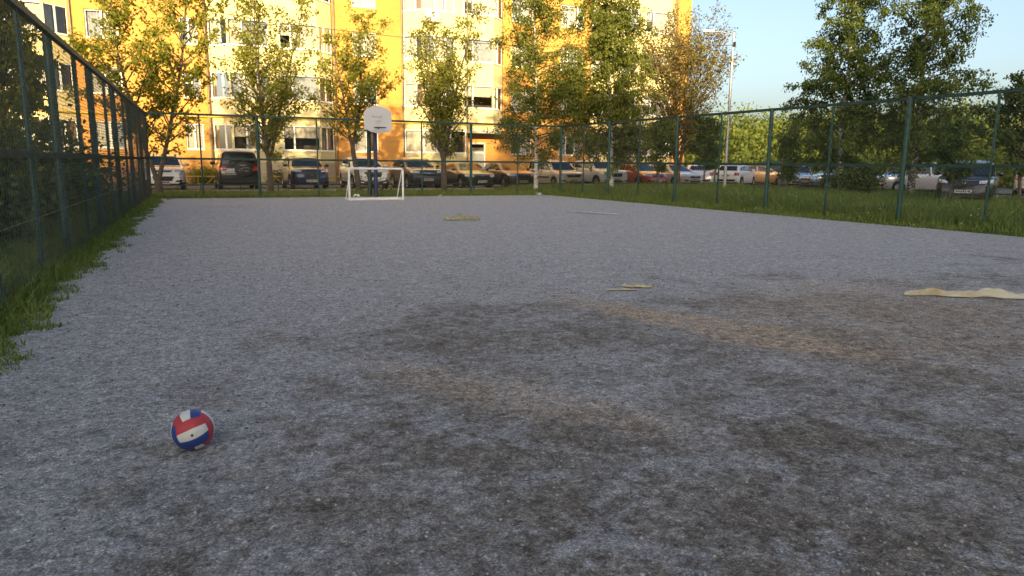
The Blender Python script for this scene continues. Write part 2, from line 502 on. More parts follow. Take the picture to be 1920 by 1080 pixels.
def wall_with_holes(mb, ub, holes, z0, z1, depth=0.25, rooms=True):
    u0, u1 = ub
    us = sorted({u0, u1, *[h[0] for h in holes], *[h[1] for h in holes]})
    zs = sorted({z0, z1, *[h[2] for h in holes], *[h[3] for h in holes]})
    for i in range(len(us) - 1):
        for j in range(len(zs) - 1):
            cu_, cz = (us[i] + us[i + 1]) / 2, (zs[j] + zs[j + 1]) / 2
            if any(h[0] < cu_ < h[1] and h[2] < cz < h[3] for h in holes): continue
            mb.quad((us[i], 0, zs[j]), (us[i + 1], 0, zs[j]), (us[i + 1], 0, zs[j + 1]), (us[i], 0, zs[j + 1]))
    for a, b, c_, d_ in holes:
        y = depth
        mb.quad((a, 0, c_), (a, y, c_), (a, y, d_), (a, 0, d_)); mb.quad((b, 0, c_), (b, 0, d_), (b, y, d_), (b, y, c_))
        mb.quad((a, 0, c_), (b, 0, c_), (b, y, c_), (a, y, c_)); mb.quad((a, 0, d_), (a, y, d_), (b, y, d_), (b, 0, d_))

bricks = [((-3.1, 3.62), [(-2.35, -0.80), (2.20, 3.15)]), ((10.62, 15.0), [(11.83, 13.33)]), ((21.85, 28.65), [(22.5, 24.1), (26.2, 28.05)]), ((35.75, 37.15), [])]
shade_cycle = ['cb', 'cc', 'bc', 'hc', 'cc', 'hb', 'bc', 'ch', 'c-']
sc_i = 0
wall = MB()
for (a, b), wins in bricks:
    holes = []
    for wi in wins:
        for k in range(FLOORS):
            holes.append((wi[0], wi[1], SILL + k * STOREY, SILL + k * STOREY + HEAD))
    wall_with_holes(wall, (a, b), holes, 0.9, TOP)
# end wall, roof and the recessed ground floor by the entrance
wall.quad((37.15, 0, -0.2), (37.15, 12, -0.2), (37.15, 12, TOP), (37.15, 0, TOP))
wall.quad((-24, 12, -0.2), (-24, 12, TOP), (37.15, 12, TOP), (37.15, 12, -0.2))
wall.quad((-24, 0, -0.2), (-24, 0, TOP), (-24, 12, TOP), (-24, 12, -0.2))
wall.quad((-24, 0, TOP), (37.15, 0, TOP), (37.15, 12, TOP), (-24, 12, TOP))
wall_with_holes(wall, (19.05, 21.85), [(19.45, 20.62, -0.1, 2.75)], -0.1, 3.55, 0.2)
wall_with_holes(wall, (-24, -10.3), [(-18, -16.5, SILL + k * STOREY, SILL + k * STOREY + HEAD) for k in range(FLOORS)], 0.9, TOP)
wall.build('wall', M['brick'], bld)
for (a, b), _ in bricks + [((-24, -10.3), [])]:
    base = MB()
    base.box(a + 0.004, b - 0.004, -0.05, 0.1, -0.2, 0.896)
    base.build('plinth', M['red_brick'], bld)
inner = MB()
inner.quad((-24, 0.9, 0.9), (37, 0.9, 0.9), (37, 0.9, TOP - 0.1), (-24, 0.9, TOP - 0.1))
inner.build('room_backs', M['room'], bld)
for (a, b), wins in bricks:
    for wi in wins:
        for k in range(FLOORS):
            n = 2 if wi[1] - wi[0] < 1.7 else 3
            sp_ = [0.5] if n == 2 else [0.33, 0.72]
            facet_window(bld, (wi[0], 0.0), (wi[1], 0.0), SILL + k * STOREY, SILL + k * STOREY + HEAD, sp_, shade_cycle[sc_i % 9] + 'c', 0.09)
            sc_i += 1
for k in range(FLOORS):
    facet_window(bld, (-18, 0), (-16.5, 0), SILL + k * STOREY, SILL + k * STOREY + HEAD, [0.5], 'cb', 0.09)

def bay(u0, u1, D=0.95, dl=1.0, ground_to=None):
    pts = [(u0, 0.0), (u0 + dl, -D), (u1 - dl, -D), (u1, 0.0)]
    body = MB()
    zb = [(-0.1, 1.9)] if ground_to is None else []
    base = MB()
    if ground_to is None:
        base.prism(pts, -0.1, 1.30)
        base.build('bay_base', M['pale_brick'], bld)
        bands = [(1.30, SILL - 0.05)]
    else:
        g = [(u0, 0.0), (u0 + dl, -D), (ground_to, -D), (ground_to, 0.0)]
        base.prism(g, -0.1, 1.30)
        base.build('bay_base', M['pale_brick'], bld)
        body.prism(g, 1.30, SILL - 0.05)
        bands = []
    for k in range(FLOORS):
        z = SILL + k * STOREY + HEAD
        z2 = SILL + (k + 1) * STOREY - 0.05 if k < FLOORS - 1 else TOP - 0.1
        bands.append((z, z2))
    for z0, z1 in bands:
        body.prism(pts, z0, z1)
    # corner piers between the glazed facets
    for k in range(FLOORS):
        if k == 0 and ground_to is not None:
            continue
        z0, z1 = SILL + k * STOREY - 0.05, SILL + k * STOREY + HEAD
        body.box(u0 + dl - 0.06, u0 + dl + 0.06, -D + 0.02, -D + 0.16, z0, z1)
        body.box(u1 - dl - 0.06, u1 - dl + 0.06, -D + 0.02, -D + 0.16, z0, z1)
        body.box((u0 + u1) / 2 - 0.35, (u0 + u1) / 2 + 0.35, -D + 0.03, -0.01, z0, z1)
    body.build('bay', M['stucco'], bld)
    # white lintel band above every row of panes
    trim = MB()
    global sc_i
    um = (u0 + u1) / 2
    for k in range(FLOORS):
        z0, z1 = SILL + k * STOREY, SILL + k * STOREY + HEAD
        if k == 0 and ground_to is not None:
            facet_window(bld, (u0, 0), (u0 + dl, -D), z0, z1, [], 'c', 0.02, 'bay_window')
            facet_window(bld, (u0 + dl, -D), (ground_to - 0.1, -D), z0, z1, [0.3, 0.62], 'cb-', 0.02, 'bay_window')
            continue
        s = shade_cycle[(sc_i * 2 + k) % 9]; sc_i += 1
        facet_window(bld, pts[0], pts[1], z0, z1, [0.62], 'c' + ('r' if k % 2 else '-'), 0.02, 'bay_window')
        facet_window(bld, pts[1], (um - 0.3, -D), z0, z1, [0.35, 0.7], s + 'b', 0.02, 'bay_window')
        facet_window(bld, (um + 0.3, -D), pts[2], z0, z1, [0.3], 'h' + s, 0.02, 'bay_window')
        facet_window(bld, pts[2], pts[3], z0, z1, [0.5], 'cr', 0.02, 'bay_window')

bay(-10.3, -3.1)
bay(3.66, 10.58)
bay(15.04, 21.82, ground_to=19.0)
bay(28.70, 35.72)
# entrance door, canopy, pipes
dm = MB(); dm.box(19.5, 20.58, 0.05, 0.12, -0.05, 2.02); dm.box(19.5, 20.58, 0.05, 0.12, 2.10, 2.2); dm.box(19.5, 20.58, 0.05, 0.12, 2.62, 2.7)
door = dm.build('entrance_door', M['metal_door'], bld)
dm = MB(); dm.box(19.46, 19.52, 0.0, 0.15, -0.05, 2.74); dm.box(20.56, 20.62, 0.0, 0.15, -0.05, 2.74); dm.box(19.53, 20.55, 0.0, 0.15, 2.03, 2.10); dm.box(19.53, 20.55, 0.0, 0.15, 2.66, 2.74)
dm.build('door_frame', M['frame_white'], door)
dm = MB(); dm.tube([(20.42, 0.0, 0.9), (20.42, 0.0, 1.2)], 0.02); dm.build('door_handle', M['steel'], door, True)
dm = MB(); dm.box(18.9, 21.9, -1.4, -0.02, 3.3, 3.45); dm.build('entrance_canopy', M['concrete'], bld)
for u in (-3.0, 3.52, 10.72, 14.93, 28.6, 35.85):
    dm = MB(); dm.tube([(u, -0.09, 0.25), (u, -0.09, TOP - 0.2)], 0.055, 10)
    for z in (1.5, 4.4, 7.3, 10.2): dm.tube([(u, -0.09, z), (u, -0.09, z + 0.06)], 0.07, 10)
    dm.build('downspout', M['pipe_brown'], bld, True)
dm = MB(); dm.tube([(18.95, -1.0, 0.25), (18.95, -1.0, TOP - 0.2)], 0.05, 10); dm.build('downspout', M['pipe_brown'], bld, True)
dm = MB()
gp = []
for u0, u1, bayp in ((-10.3, -3.1, 1), (-3.1, 3.66, 0), (3.66, 10.58, 1), (10.58, 15.04, 0), (15.04, 21.82, 1), (21.82, 28.7, 0), (28.7, 35.72, 1)):
    if bayp: gp += [(u0 - 0.05, -0.1, 3.85), (u0 + 0.95, -1.05, 3.85), (u1 - 0.95, -1.05, 3.85), (u1 + 0.05, -0.1, 3.85)]
dm.tube(gp, 0.045, 8); dm.build('gas_pipe', M['yellow_paint'], bld, True)

def place_on_building(o):
    o.location = bld.location + Matrix.Rotation(BA, 3, 'Z') @ Vector(o.location)
    o.rotation_euler.z += BA
# air conditioner and satellite dish fixed to the cream bays
ac = empty('air_conditioner', (16.6, -1.12, 10.0)); place_on_building(ac)
tag(ac, 'white air conditioner box on brackets under the upper bay window', 'air conditioner')
dm = MB(); dm.box(-0.4, 0.4, -0.14, 0.14, 0.0, 0.55); dm.build('housing', M['white_paint'], ac)
dm = MB(); dm.tube([(-0.12, -0.142, 0.28), (-0.12, -0.155, 0.28)], 0.2, 20); dm.build('fan_grille', M['curtain_blue'], ac)
for s_ in (-0.3, 0.3):
    dm = MB(); dm.box(s_ - 0.02, s_ + 0.02, -0.15, 0.15, -0.06, -0.005); dm.build('bracket', M['rust'], ac)
sdish = empty('satellite_dish', (7.2, -1.1, 10.9)); place_on_building(sdish)
tag(sdish, 'small satellite dish on the cream bay above the second maple', 'satellite dish')
dm = MB(); prof = [(0.0, 0.06), (0.12, 0.05), (0.22, 0.025), (0.3, -0.02)]
n = 20; vs_ = []; fs_ = []
for i, (r_, d_) in enumerate(prof):
    for k in range(n): vs_.append((r_ * math.cos(2 * math.pi * k / n), d_ - 0.12, r_ * math.sin(2 * math.pi * k / n)))
for i in range(len(prof) - 1):
    for k in range(n): fs_.append((i * n + k, i * n + (k + 1) % n, (i + 1) * n + (k + 1) % n, (i + 1) * n + k))
dm.add(vs_, fs_); dm.build('dish', M['white_paint'], sdish, True)
dm = MB(); dm.tube([(0, -0.06, 0), (0, 0.0, -0.05), (0, 0.12, -0.05)], 0.02); dm.tube([(0, -0.1, -0.28), (0, -0.42, -0.1)], 0.012); dm.build('arm', M['steel'], sdish, True)

# unseen block behind the photographer; its form is assumed, shaped to shade the court
blk = empty('unseen_shade_block', (0, -90, 0))
tag(blk, 'twelve storey pale panel block unseen behind the camera, shaped to shade the court', 'building')
dm = MB(); dm.box(-130, 100, -14, 0, -0.2, 34.2); dm.build('wall', M['concrete'], blk)
dm = MB()
for u in range(-128, 98, 3):
    for k in range(12): dm.box(u, u + 1.6, 0.003, 0.03, 0.9 + 2.75 * k, 2.3 + 2.75 * k)
o = dm.build('shade_block_window_row', M['car_glass'], blk); o['kind'] = 'stuff'
dm = MB()
for u in (-100, -60, -20, 20, 60): dm.box(u, u + 3.2, -10, -7, 34.2, 36.2)
dm.build('shade_block_roof_hut', M['concrete'], blk)

# ------------------------------------------------------------------ fences
def line_pts(a, b):
    a, b = Vector(a), Vector(b)
    return a, b, (b - a).normalized(), (b - a).length

def chain_fence(label, a, b, post_ts, side):
    """a, b ground points; post_ts list of (distance, thick)"""
    a, b, d, L = line_pts((*a, 0), (*b, 0))
    n = Vector((-d.y, d.x, 0)) * side           # rails and posts sit on this side of the wire mesh
    root = empty('chain_link_fence', a)
    tag(root, label, 'fence', 'green fence around the court')
    H, HM = 3.03, 1.44
    o = MB(); o.bar(d * -0.03, d * -0.03 + d * (L + .06), 0.075, 0.075); r = o.build('top_rail', M['rail_green'], root, loc=(0, 0, H))
    o = MB(); o.bar(Vector((0, 0, 0)), d * L, 0.055, 0.075); o.build('middle_rail', M['rail_green'], root, loc=(0, 0, HM))
    o = MB(); o.bar(Vector((0, 0, 0)), d * L, 0.04, 0.05); o.build('bottom_rail', M['rail_green'], root, loc=(0, 0, 0.055))
    for t, thick in post_ts:
        p = d * t + n * (0.083 if thick else 0.052)
        o = MB()
        w_ = 0.115 if thick else 0.058
        o.tube([p + Vector((0, 0, -0.3)), p + Vector((0, 0, H - (0.0 if not thick else -0.035)))], w_ / 2, 14 if thick else 8)
        o.build('post', M['green'], root, True)
    # diagonal wires, both directions, clipped to the fence panel
    wire = MB()
    s = 0.075 * math.sqrt(2)
    z0, z1 = 0.08, H - 0.03
    hh = z1 - z0
    off = n * -0.034
    r_ = 0.0027
    vsx = []; szs = []; ids = []
    for sg in (1, -1):
        k = -int(hh / s) - 1
        while k * s < L + hh:
            t0 = k * s
            # wire from (t0, z0) to (t0 + hh, z1) for sg = 1, mirrored for sg = -1
            pa = [t0, z0]; pb = [t0 + hh, z1]
            if pa[0] < 0: pa = [0, z0 - t0]
            if pb[0] > L: pb = [L, z0 + (L - t0)]
            if pb[0] > pa[0] + 0.02:
                if sg < 0:
                    pa[1], pb[1] = z0 + z1 - pa[1], z0 + z1 - pb[1]
                A = d * pa[0] + Vector((0, 0, pa[1])) + off + n * (0.004 * sg); B = d * pb[0] + Vector((0, 0, pb[1])) + off + n * (0.004 * sg)
                dd = (B - A).normalized(); e1 = n; e2 = dd.cross(n)
                base = len(vsx)
                for P in (A, B):
                    for q in range(3):
                        th = 2 * math.pi * q / 3
                        vsx.append(P + (e1 * math.cos(th) + e2 * math.sin(th)) * r_)
                for q in range(3):
                    q2 = (q + 1) % 3
                    ids += [base + q, base + q2, base + 3 + q2, base + 3 + q]; szs.append(4)
            k += 1
    me = array_mesh('wire_mesh', [tuple(v) for v in vsx], szs, ids)
    link('wire_mesh', me, root, [M['wire']])
    for z in (0.75, 2.22):
        o = MB(); o.tube([off + Vector((0, 0, z)), off + d * L + Vector((0, 0, z))], 0.004, 4); o.build('tension_wire', M['wire'], root)
    return root

def lx(y): return -1.735 + 0.063 * y
LB = (lx(29.05), 29.05); RB = (16.6, 27.95)
y_start = -3.75
lp = []
for k in range(17):
    y = 7.95 + 1.95 * (k - 6)
    if y > 28.2: break
    lp.append(((y - y_start) * math.sqrt(1 + .063 ** 2), k % 2 == 0))
chain_fence('green chain link fence along the left edge above a grass verge', (lx(y_start), y_start), LB, lp, 1)
Lb = math.hypot(RB[0] - LB[0], RB[1] - LB[1])
chain_fence('green chain link fence across the far end before the cars', LB, RB, [(0, True)] + [((x_ - LB[0]) * 1.0022, th) for x_, th in ((1.86, False), (3.84, True), (6.02, False), (8.0, True), (10.21, False), (12.35, True), (14.52, False), (16.6, True))], -1)
chain_fence('green chain link fence along the right edge before tall grass', (16.6, 27.95), (16.6, -3.0), [(27.95 - y, th) for y, th in ((25.9, False), (24.0, True), (22.06, False), (19.9, True), (17.8, False), (15.7, True), (13.6, False), (11.4, True), (9.37, False), (7.4, True), (5.5, True), (3.5, False), (1.5, True), (-0.5, False))], -1)

def knee_fence(label, pts, mat, h=0.34, group='low knee fences'):
    root = empty('knee_fence', (*pts[0], 0))
    tag(root, label, 'low fence', group)
    o0 = Vector((*pts[0], 0))
    rail = MB(); braces = []; posts = []
    for a, b in zip(pts[:-1], pts[1:]):
        a, b, d, L = line_pts((*a, 0), (*b, 0))
        rail.bar(a - o0 + Vector((0, 0, h)), b - o0 + Vector((0, 0, h)), 0.04, 0.05)
        N = max(1, round(L / 1.6))
        for k in range(N):
            p = a - o0 + d * (L * k / N); q = a - o0 + d * (L * (k + 1) / N); mdl = (p + q) / 2
            posts.append(p)
            brace = MB(); braces.append(brace)
            brace.bar(p + d * 0.25 + Vector((0, 0, 0.02)), mdl + Vector((0, 0, h - 0.03)), 0.025, 0.025)
            brace.bar(mdl + Vector((0, 0, h - 0.03)), q - d * 0.25 + Vector((0, 0, 0.02)), 0.025, 0.025)
        posts.append(b - o0)
    rail.build('rail', mat, root); [b_.build('zigzag_brace', mat, root) for b_ in braces[:95]]
    for p in posts[:90]:
        o = MB(); o.bar(p + Vector((0, 0, -0.1)), p + Vector((0, 0, h - 0.028)), 0.035, 0.035); o.build('post', mat, root)
    return root
knee_fence('black low zigzag fence between the row of trees and parked cars', [(-14, 33.75), (31.0, 33.55)], M['black_metal'])
knee_fence('black low zigzag fence at the edge of the right lawn', [(31.0, 33.4), (31.6, 8.0)], M['black_metal'])
knee_fence('yellow low zigzag fence on the lawn along the brick wall', [(-10, 41.9), (18, 41.0)], M['yellow_paint'], 0.55)

# ------------------------------------------------------------------ trees
def leaf_quads(cent, size, droop=0.0, aspect=1.55, r=rng):
    """one small folded leaf per centre"""
    n = len(cent)
    d = r.normal(size=(n, 3)); d[:, 2] -= droop; d /= np.linalg.norm(d, axis=1)[:, None]
    e = r.normal(size=(n, 3)); e -= d * (d * e).sum(1)[:, None]; e /= np.linalg.norm(e, axis=1)[:, None]
    s = (size * r.uniform(0.65, 1.35, n))[:, None]
    a = cent; b = cent + d * s * aspect * 0.5 + e * s * 0.5; c_ = cent + d * s * aspect; dd = cent + d * s * aspect * 0.5 - e * s * 0.5
    v = np.stack([a, b, c_, dd], 1).reshape(-1, 3)
    return v

def branch_path(p0, direction, length, r0, r1, n=6, wob=0.12, lift=0.0):
    pts = [Vector(p0)]; d = Vector(direction).normalized()
    for i in range(n):
        d = (d + Vector((random.uniform(-wob, wob), random.uniform(-wob, wob), random.uniform(-wob, wob) + lift))).normalized()
        pts.append(pts[-1] + d * length / n)
    rad = [r0 + (r1 - r0) * i / n for i in range(n + 1)]
    return pts, rad

def make_tree(name, loc, label, group, kind='maple', h=8.0, stems=1, trunk_r=0.09, crown_w=2.4, crown_base=1.8, leaves=7000,
              leaf=0.10, leafmat=None, barkmat=None, lean=(0, 0), seed=1, angle=42, droop=0.0, spread=0.3, fork=0.0, nb=None, taper=0.9, wide_at=0.35):
    random.seed(seed); r = np.random.default_rng(seed)
    root = empty(name, loc)
    tag(root, label, 'tree', group)
    tr = MB(); bt = MB(); cents = []
    for s_ in range(stems):
        az = s_ * 2 * math.pi / max(stems, 1) + random.uniform(-0.4, 0.4) + (0.2 if stems > 1 else 0)
        tilt = 0.0 if stems == 1 else random.uniform(0.06, 0.13)
        hs = h * (1.0 if s_ == 0 else random.uniform(0.82, 0.97))
        d = Vector((math.cos(az) * tilt + lean[0], math.sin(az) * tilt + lean[1], 1))
        off = Vector((math.cos(az), math.sin(az), 0)) * (0.05 if stems > 1 else 0)
        cb = crown_base
        if fork:
            top_ = Vector((lean[0] * fork * 1.5, lean[1] * fork * 1.5, fork))
            if s_ == 0:
                tr.tube([(0, 0, -0.1), top_ * 0.5 + Vector((0.02, 0.01, 0)), top_, top_ + Vector((0, 0, 0.12))], [trunk_r * 1.25, trunk_r * 1.05, trunk_r, trunk_r * 0.8], 10)
            hs -= fork; cb = max(0.12, crown_base - fork)
            d = Vector((math.cos(az) * tilt * 2.4 + lean[0], math.sin(az) * tilt * 2.4 + lean[1], 1))
            pts, rad = branch_path(top_, d, hs, trunk_r * 0.62, 0.010, 14, 0.05, 0.05)
        else:
            pts, rad = branch_path(off + Vector((0, 0, -0.1)), d, hs, trunk_r * (1.0 if stems == 1 else 0.8), 0.012, 14, 0.045, 0.02)
            rad[0] *= 1.25
        tr.tube(pts, rad, 9)
        N = nb or int(hs * 5)
        for b_ in range(N):
            t = (cb / hs) + (1 - cb / hs) * ((b_ + random.random()) / N)
            t = min(t, 0.985)
            i = t * (len(pts) - 1); i0 = int(i); p = pts[i0].lerp(pts[min(i0 + 1, len(pts) - 1)], i - i0)
            rr = rad[i0]
            u = max(0.001, (t * hs - cb) / (hs - cb))
            env = (u / wide_at) ** 0.6 if u < wide_at else max(0.0, 1 - ((u - wide_at) / (1 - wide_at)) ** 1.25 * taper)
            ln = crown_w * (0.22 + 0.78 * env) * random.uniform(0.6, 1.12)
            aa = b_ * 2.39996 + random.uniform(-0.5, 0.5)
            an = R(angle + random.uniform(-12, 14))
            bd = Vector((math.cos(aa) * math.cos(an), math.sin(aa) * math.cos(an), math.sin(an)))
            bp, br = branch_path(p, bd, ln, min(rr * 0.6, 0.035), 0.006, 6, 0.10, 0.05 if droop == 0 else -0.06)
            bt.tube(bp, br, 5)
            M_ = max(3, int(ln * 4.2))
            for q in range(M_):
                tq = random.uniform(0.25, 1.0); j = tq * 6; j0 = min(int(j), 5)
                bpnt = bp[j0].lerp(bp[j0 + 1], j - j0)
                td = Vector((random.gauss(0, 1), random.gauss(0, 1), random.gauss(0.25, 0.6) - droop)).normalized()
                tl = random.uniform(0.25, 0.6) * (1 + droop * 0.9) * min(1, ln)
                tp, trr = branch_path(bpnt, td, tl, 0.006, 0.003, 3, 0.12, -0.18 * droop)
                if random.random() < 0.8: bt.tube(tp, trr, 3, caps=False)
                for z in np.linspace(0.15, 1.0, 5): 
                    jj = z * 3; k0 = min(int(jj), 2)
                    cents.append(tp[k0].lerp(tp[k0 + 1], jj - k0))
    tr.build('trunk', barkmat or M['bark'], root, True)
    bt.build('branches', M['twig'], root)
    C = np.array([tuple(c_) for c_ in cents])
    pick = r.integers(0, len(C), leaves)
    cen = C[pick] + r.normal(size=(leaves, 3)) * np.array([1, 1, 0.8]) * spread * 0.42
    cen = cen[cen[:, 2] > 0.4]
    v = leaf_quads(cen, leaf, droop=0.35 + droop, r=r)
    me = array_mesh('crown', v, [4] * len(cen), np.arange(len(v)))
    link('crown', me, root, [leafmat or M[kind]])
    return root

# birch bark: white with dark bands
m = NT('birch_bark')
c = m.coord()
mp = m.n('ShaderNodeMapping'); mp.inputs['Scale'].default_value = (3, 3, 9); m.l(c, mp.inputs[0])
m.l(m.ramp(m.noise(mp.outputs[0], 2.2, 5, 0.65), [(0.40, (0.06, 0.05, 0.045)), (0.47, (0.55, 0.53, 0.50)), (0.7, (0.68, 0.66, 0.62))]), m.b.inputs['Base Color'])
m.b.inputs['Roughness'].default_value = 0.8
M['birch_bark'] = m.mat
m = NT('dark_birch_bark')
c = m.coord()
mp = m.n('ShaderNodeMapping'); mp.inputs['Scale'].default_value = (3, 3, 7); m.l(c, mp.inputs[0])
m.l(m.ramp(m.noise(mp.outputs[0], 2.0, 5, 0.65), [(0.50, (0.05, 0.042, 0.038)), (0.60, (0.40, 0.38, 0.35)), (0.75, (0.6, 0.58, 0.54))]), m.b.inputs['Base Color'])
m.b.inputs['Roughness'].default_value = 0.85
M['dark_birch_bark'] = m.mat

GT = 'trees in a row behind the far fence'
make_tree('maple_tree', (0.42, 32.6, 0), 'twin stemmed maple standing before the white hatchback', GT, h=9.8, stems=2, trunk_r=0.15, crown_w=3.05, crown_base=1.5, leaves=13500, leaf=0.088, seed=11, fork=0.45, angle=36, spread=0.24, wide_at=0.22)
make_tree('maple_tree', (4.75, 32.4, 0), 'slender maple just right of the black off-roader', GT, h=8.7, stems=3, trunk_r=0.12, crown_w=2.45, crown_base=1.35, leaves=9000, leaf=0.082, seed=23, fork=1.25, angle=36, taper=0.95, spread=0.24, wide_at=0.16)
make_tree('maple_tree', (8.55, 32.0, 0), 'leaning forked maple right behind the basketball hoop post', GT, h=7.6, stems=2, trunk_r=0.11, crown_w=2.75, crown_base=1.8, leaves=6800, leaf=0.082, seed=35, fork=1.9, lean=(-0.09, 0.0), angle=36, leafmat=M['maple'], spread=0.24, wide_at=0.25)
make_tree('maple_tree', (12.5, 31.7, 0), 'upright many stemmed maple before the dark grey crossover', GT, h=8.4, stems=4, trunk_r=0.13, crown_w=2.25, crown_base=1.4, leaves=9800, leaf=0.08, seed=47, fork=1.35, angle=44, taper=0.9, spread=0.24, wide_at=0.2)
make_tree('birch_tree', (16.85, 30.6, 0), 'birch with a bare white stem before the dark hatchback', GT, 'birch', h=10.6, trunk_r=0.105, crown_w=2.9, crown_base=1.7, leaves=22000, leaf=0.074, seed=59, barkmat=M['birch_bark'], angle=24, droop=0.7, lean=(-0.035, 0), wide_at=0.10, spread=0.24, nb=85)
make_tree('birch_tree', (21.2, 30.5, 0), 'dense weeping birch hanging over the white crossover', GT, 'birch', h=10.8, trunk_r=0.13, crown_w=3.5, crown_base=1.6, leaves=40000, leaf=0.08, seed=61, barkmat=M['birch_bark'], angle=24, droop=1.0, wide_at=0.08, spread=0.24, nb=95)
make_tree('maple_tree', (26.3, 31.5, 0), 'open branched maple with reddish leaves beside the lamp post', GT, 'rusty', h=8.4, stems=5, trunk_r=0.15, crown_w=4.0, crown_base=1.7, leaves=15000, leaf=0.086, seed=73, fork=0.9, angle=44, taper=0.6, spread=0.36, wide_at=0.4)
make_tree('young_tree', (24.3, 30.7, 0), 'small dark tree with a forked stem before the red hatchback', 'small trees on the right lawn', 'dark', h=3.7, stems=2, trunk_r=0.06, crown_w=1.5, crown_base=1.0, leaves=5200, leaf=0.078, seed=81, fork=0.55, angle=40, wide_at=0.25, spread=0.24)
make_tree('young_tree', (27.6, 30.8, 0), 'small dark tree on a thin straight stem near the lamp post', 'small trees on the right lawn', 'dark', h=3.8, trunk_r=0.05, crown_w=1.75, crown_base=1.0, leaves=5600, leaf=0.078, seed=83, angle=30, wide_at=0.25, spread=0.24)
make_tree('young_linden', (27.6, 25.0, 0), 'round headed linden sapling tied between wooden stakes', 'small trees on the right lawn', 'dark', h=2.7, trunk_r=0.035, crown_w=0.85, crown_base=0.8, leaves=3600, leaf=0.075, seed=85, angle=32, wide_at=0.3, spread=0.35)
make_tree('birch_tree', (29.6, 23.6, 0), 'big weeping birch with a white stem foot on the lawn', 'big birches on the right lawn', 'birch_cool', h=11.4, trunk_r=0.15, crown_w=2.7, crown_base=0.9, leaves=37000, leaf=0.076, seed=91, barkmat=M['birch_bark'], angle=26, droop=0.85, spread=0.24, wide_at=0.14, nb=90)
make_tree('birch_tree', (29.9, 20.2, 0), 'big weeping birch with a dark stem and long right branches', 'big birches on the right lawn', 'birch_cool', h=11.0, trunk_r=0.17, crown_w=2.8, crown_base=1.4, leaves=29000, leaf=0.076, seed=97, barkmat=M['dark_birch_bark'], angle=26, droop=0.95, spread=0.24, wide_at=0.14, nb=80, taper=0.75)
make_tree('young_tree', (30.6, 16.1, 0), 'leafy tree with a bent reddish stem near the right fence end', 'small trees on the right lawn', 'dark', h=4.6, trunk_r=0.08, crown_w=2.0, crown_base=1.3, leaves=8500, leaf=0.082, seed=101, angle=34, spread=0.24)
make_tree('young_tree', (23.4, 14.45, 0), 'thin stemmed sapling before the black off-roader on the right', 'small trees on the right lawn', 'dark', h=2.9, trunk_r=0.025, crown_w=1.15, crown_base=0.95, leaves=2600, leaf=0.075, seed=131, angle=25, wide_at=0.25, spread=0.24)
make_tree('broadleaf_tree', (-3.2, 12.0, 0), 'dark leafy tree pressing against the near left fence', 'trees outside the left fence', 'dark', h=5.2, trunk_r=0.12, crown_w=1.9, crown_base=0.9, leaves=12000, leaf=0.085, seed=111, angle=30, spread=0.24)
make_tree('broadleaf_tree', (-3.9, 17.5, 0), 'tall leafy tree showing above the left fence rail', 'trees outside the left fence', 'dark', h=7.6, trunk_r=0.14, crown_w=2.7, crown_base=1.2, leaves=16000, leaf=0.09, seed=113, angle=34, spread=0.24)
make_tree('broadleaf_tree', (-3.2, 24.5, 0), 'bushy tree outside the left fence before the dark car', 'trees outside the left fence', 'maple', h=6.0, trunk_r=0.11, crown_w=2.3, crown_base=1.0, leaves=13000, leaf=0.09, seed=117, angle=36, spread=0.24)

for k, (px_, py_) in enumerate(((27.25, 25.2), (27.95, 25.25), (27.75, 24.6))):
    o = MB(); o.tube([(0, 0, -0.1), (0.01, 0, 1.25)], 0.025, 7)
    st = o.build('support_stake', M['bark'], None, True, loc=(px_, py_, 0))
    tag(st, 'thin wooden stake holding up the linden sapling', 'stake', 'stakes around the linden sapling')

def shrub(loc, label, w_, h_, leaves, mat, seed, leaf=0.075, cat='shrub', group='shrubs along the brick wall'):
    random.seed(seed); r = np.random.default_rng(seed)
    root = empty('shrub', loc); tag(root, label, cat, group)
    tr = MB(); cs = []
    for k in range(14):
        a = random.uniform(0, 6.28)
        d = Vector((math.cos(a) * 0.6, math.sin(a) * 0.6, 1))
        pts, rad = branch_path((random.uniform(-w_, w_) * 0.35, random.uniform(-.3, .3), 0), d, h_ * random.uniform(0.6, 1.0), 0.015, 0.004, 5, 0.2)
        tr.tube(pts, rad, 4); cs += [tuple(p) for p in pts[1:]]
    tr.build('stem', M['bark'], root)
    if leaves:
        cs = np.array(cs); cen = cs[r.integers(0, len(cs), leaves)] + r.normal(size=(leaves, 3)) * (w_ * 0.22, 0.2, h_ * 0.14)
        cen[:, 2] = np.abs(cen[:, 2]) + 0.03
        v = leaf_quads(cen, leaf, r=r)
        link('foliage', array_mesh('foliage', v, [4] * len(cen), np.arange(len(v))), root, [mat])
    return root
shrub((3.0, 42.6, 0), 'low green shrub by the wall left of the black off-roader', 1.3, 1.0, 2600, M['maple'], 201)
shrub((7.2, 42.4, 0), 'clipped green shrub by the wall behind the blue crossover', 1.6, 1.0, 3000, M['dark'], 203)
shrub((0.2, 42.8, 0), 'low green shrub behind the white hatchback', 1.4, 0.8, 2200, M['dark'], 205)
shrub((9.1, 31.2, 0), 'bare twiggy bush at the foot of the basketball post', 0.7, 1.5, 120, M['dark'], 207)
shrub((29.0, 22.2, 0), 'leafy bush between the two big birches', 1.5, 1.7, 4200, M['dark'], 209, group='bushes on the right lawn')
shrub((-2.6, 9.6, 0), 'dark bush behind the near left fence', 1.2, 1.5, 3000, M['dark'], 211, group='bushes outside the left fence')
shrub((-3.0, 15.0, 0), 'dark bush in the middle of the left fence', 1.4, 1.6, 3600, M['dark'], 213, group='bushes outside the left fence')
shrub((-2.7, 21.0, 0), 'dark bush further along the left fence', 1.4, 1.5, 3600, M['dark'], 215, group='bushes outside the left fence')

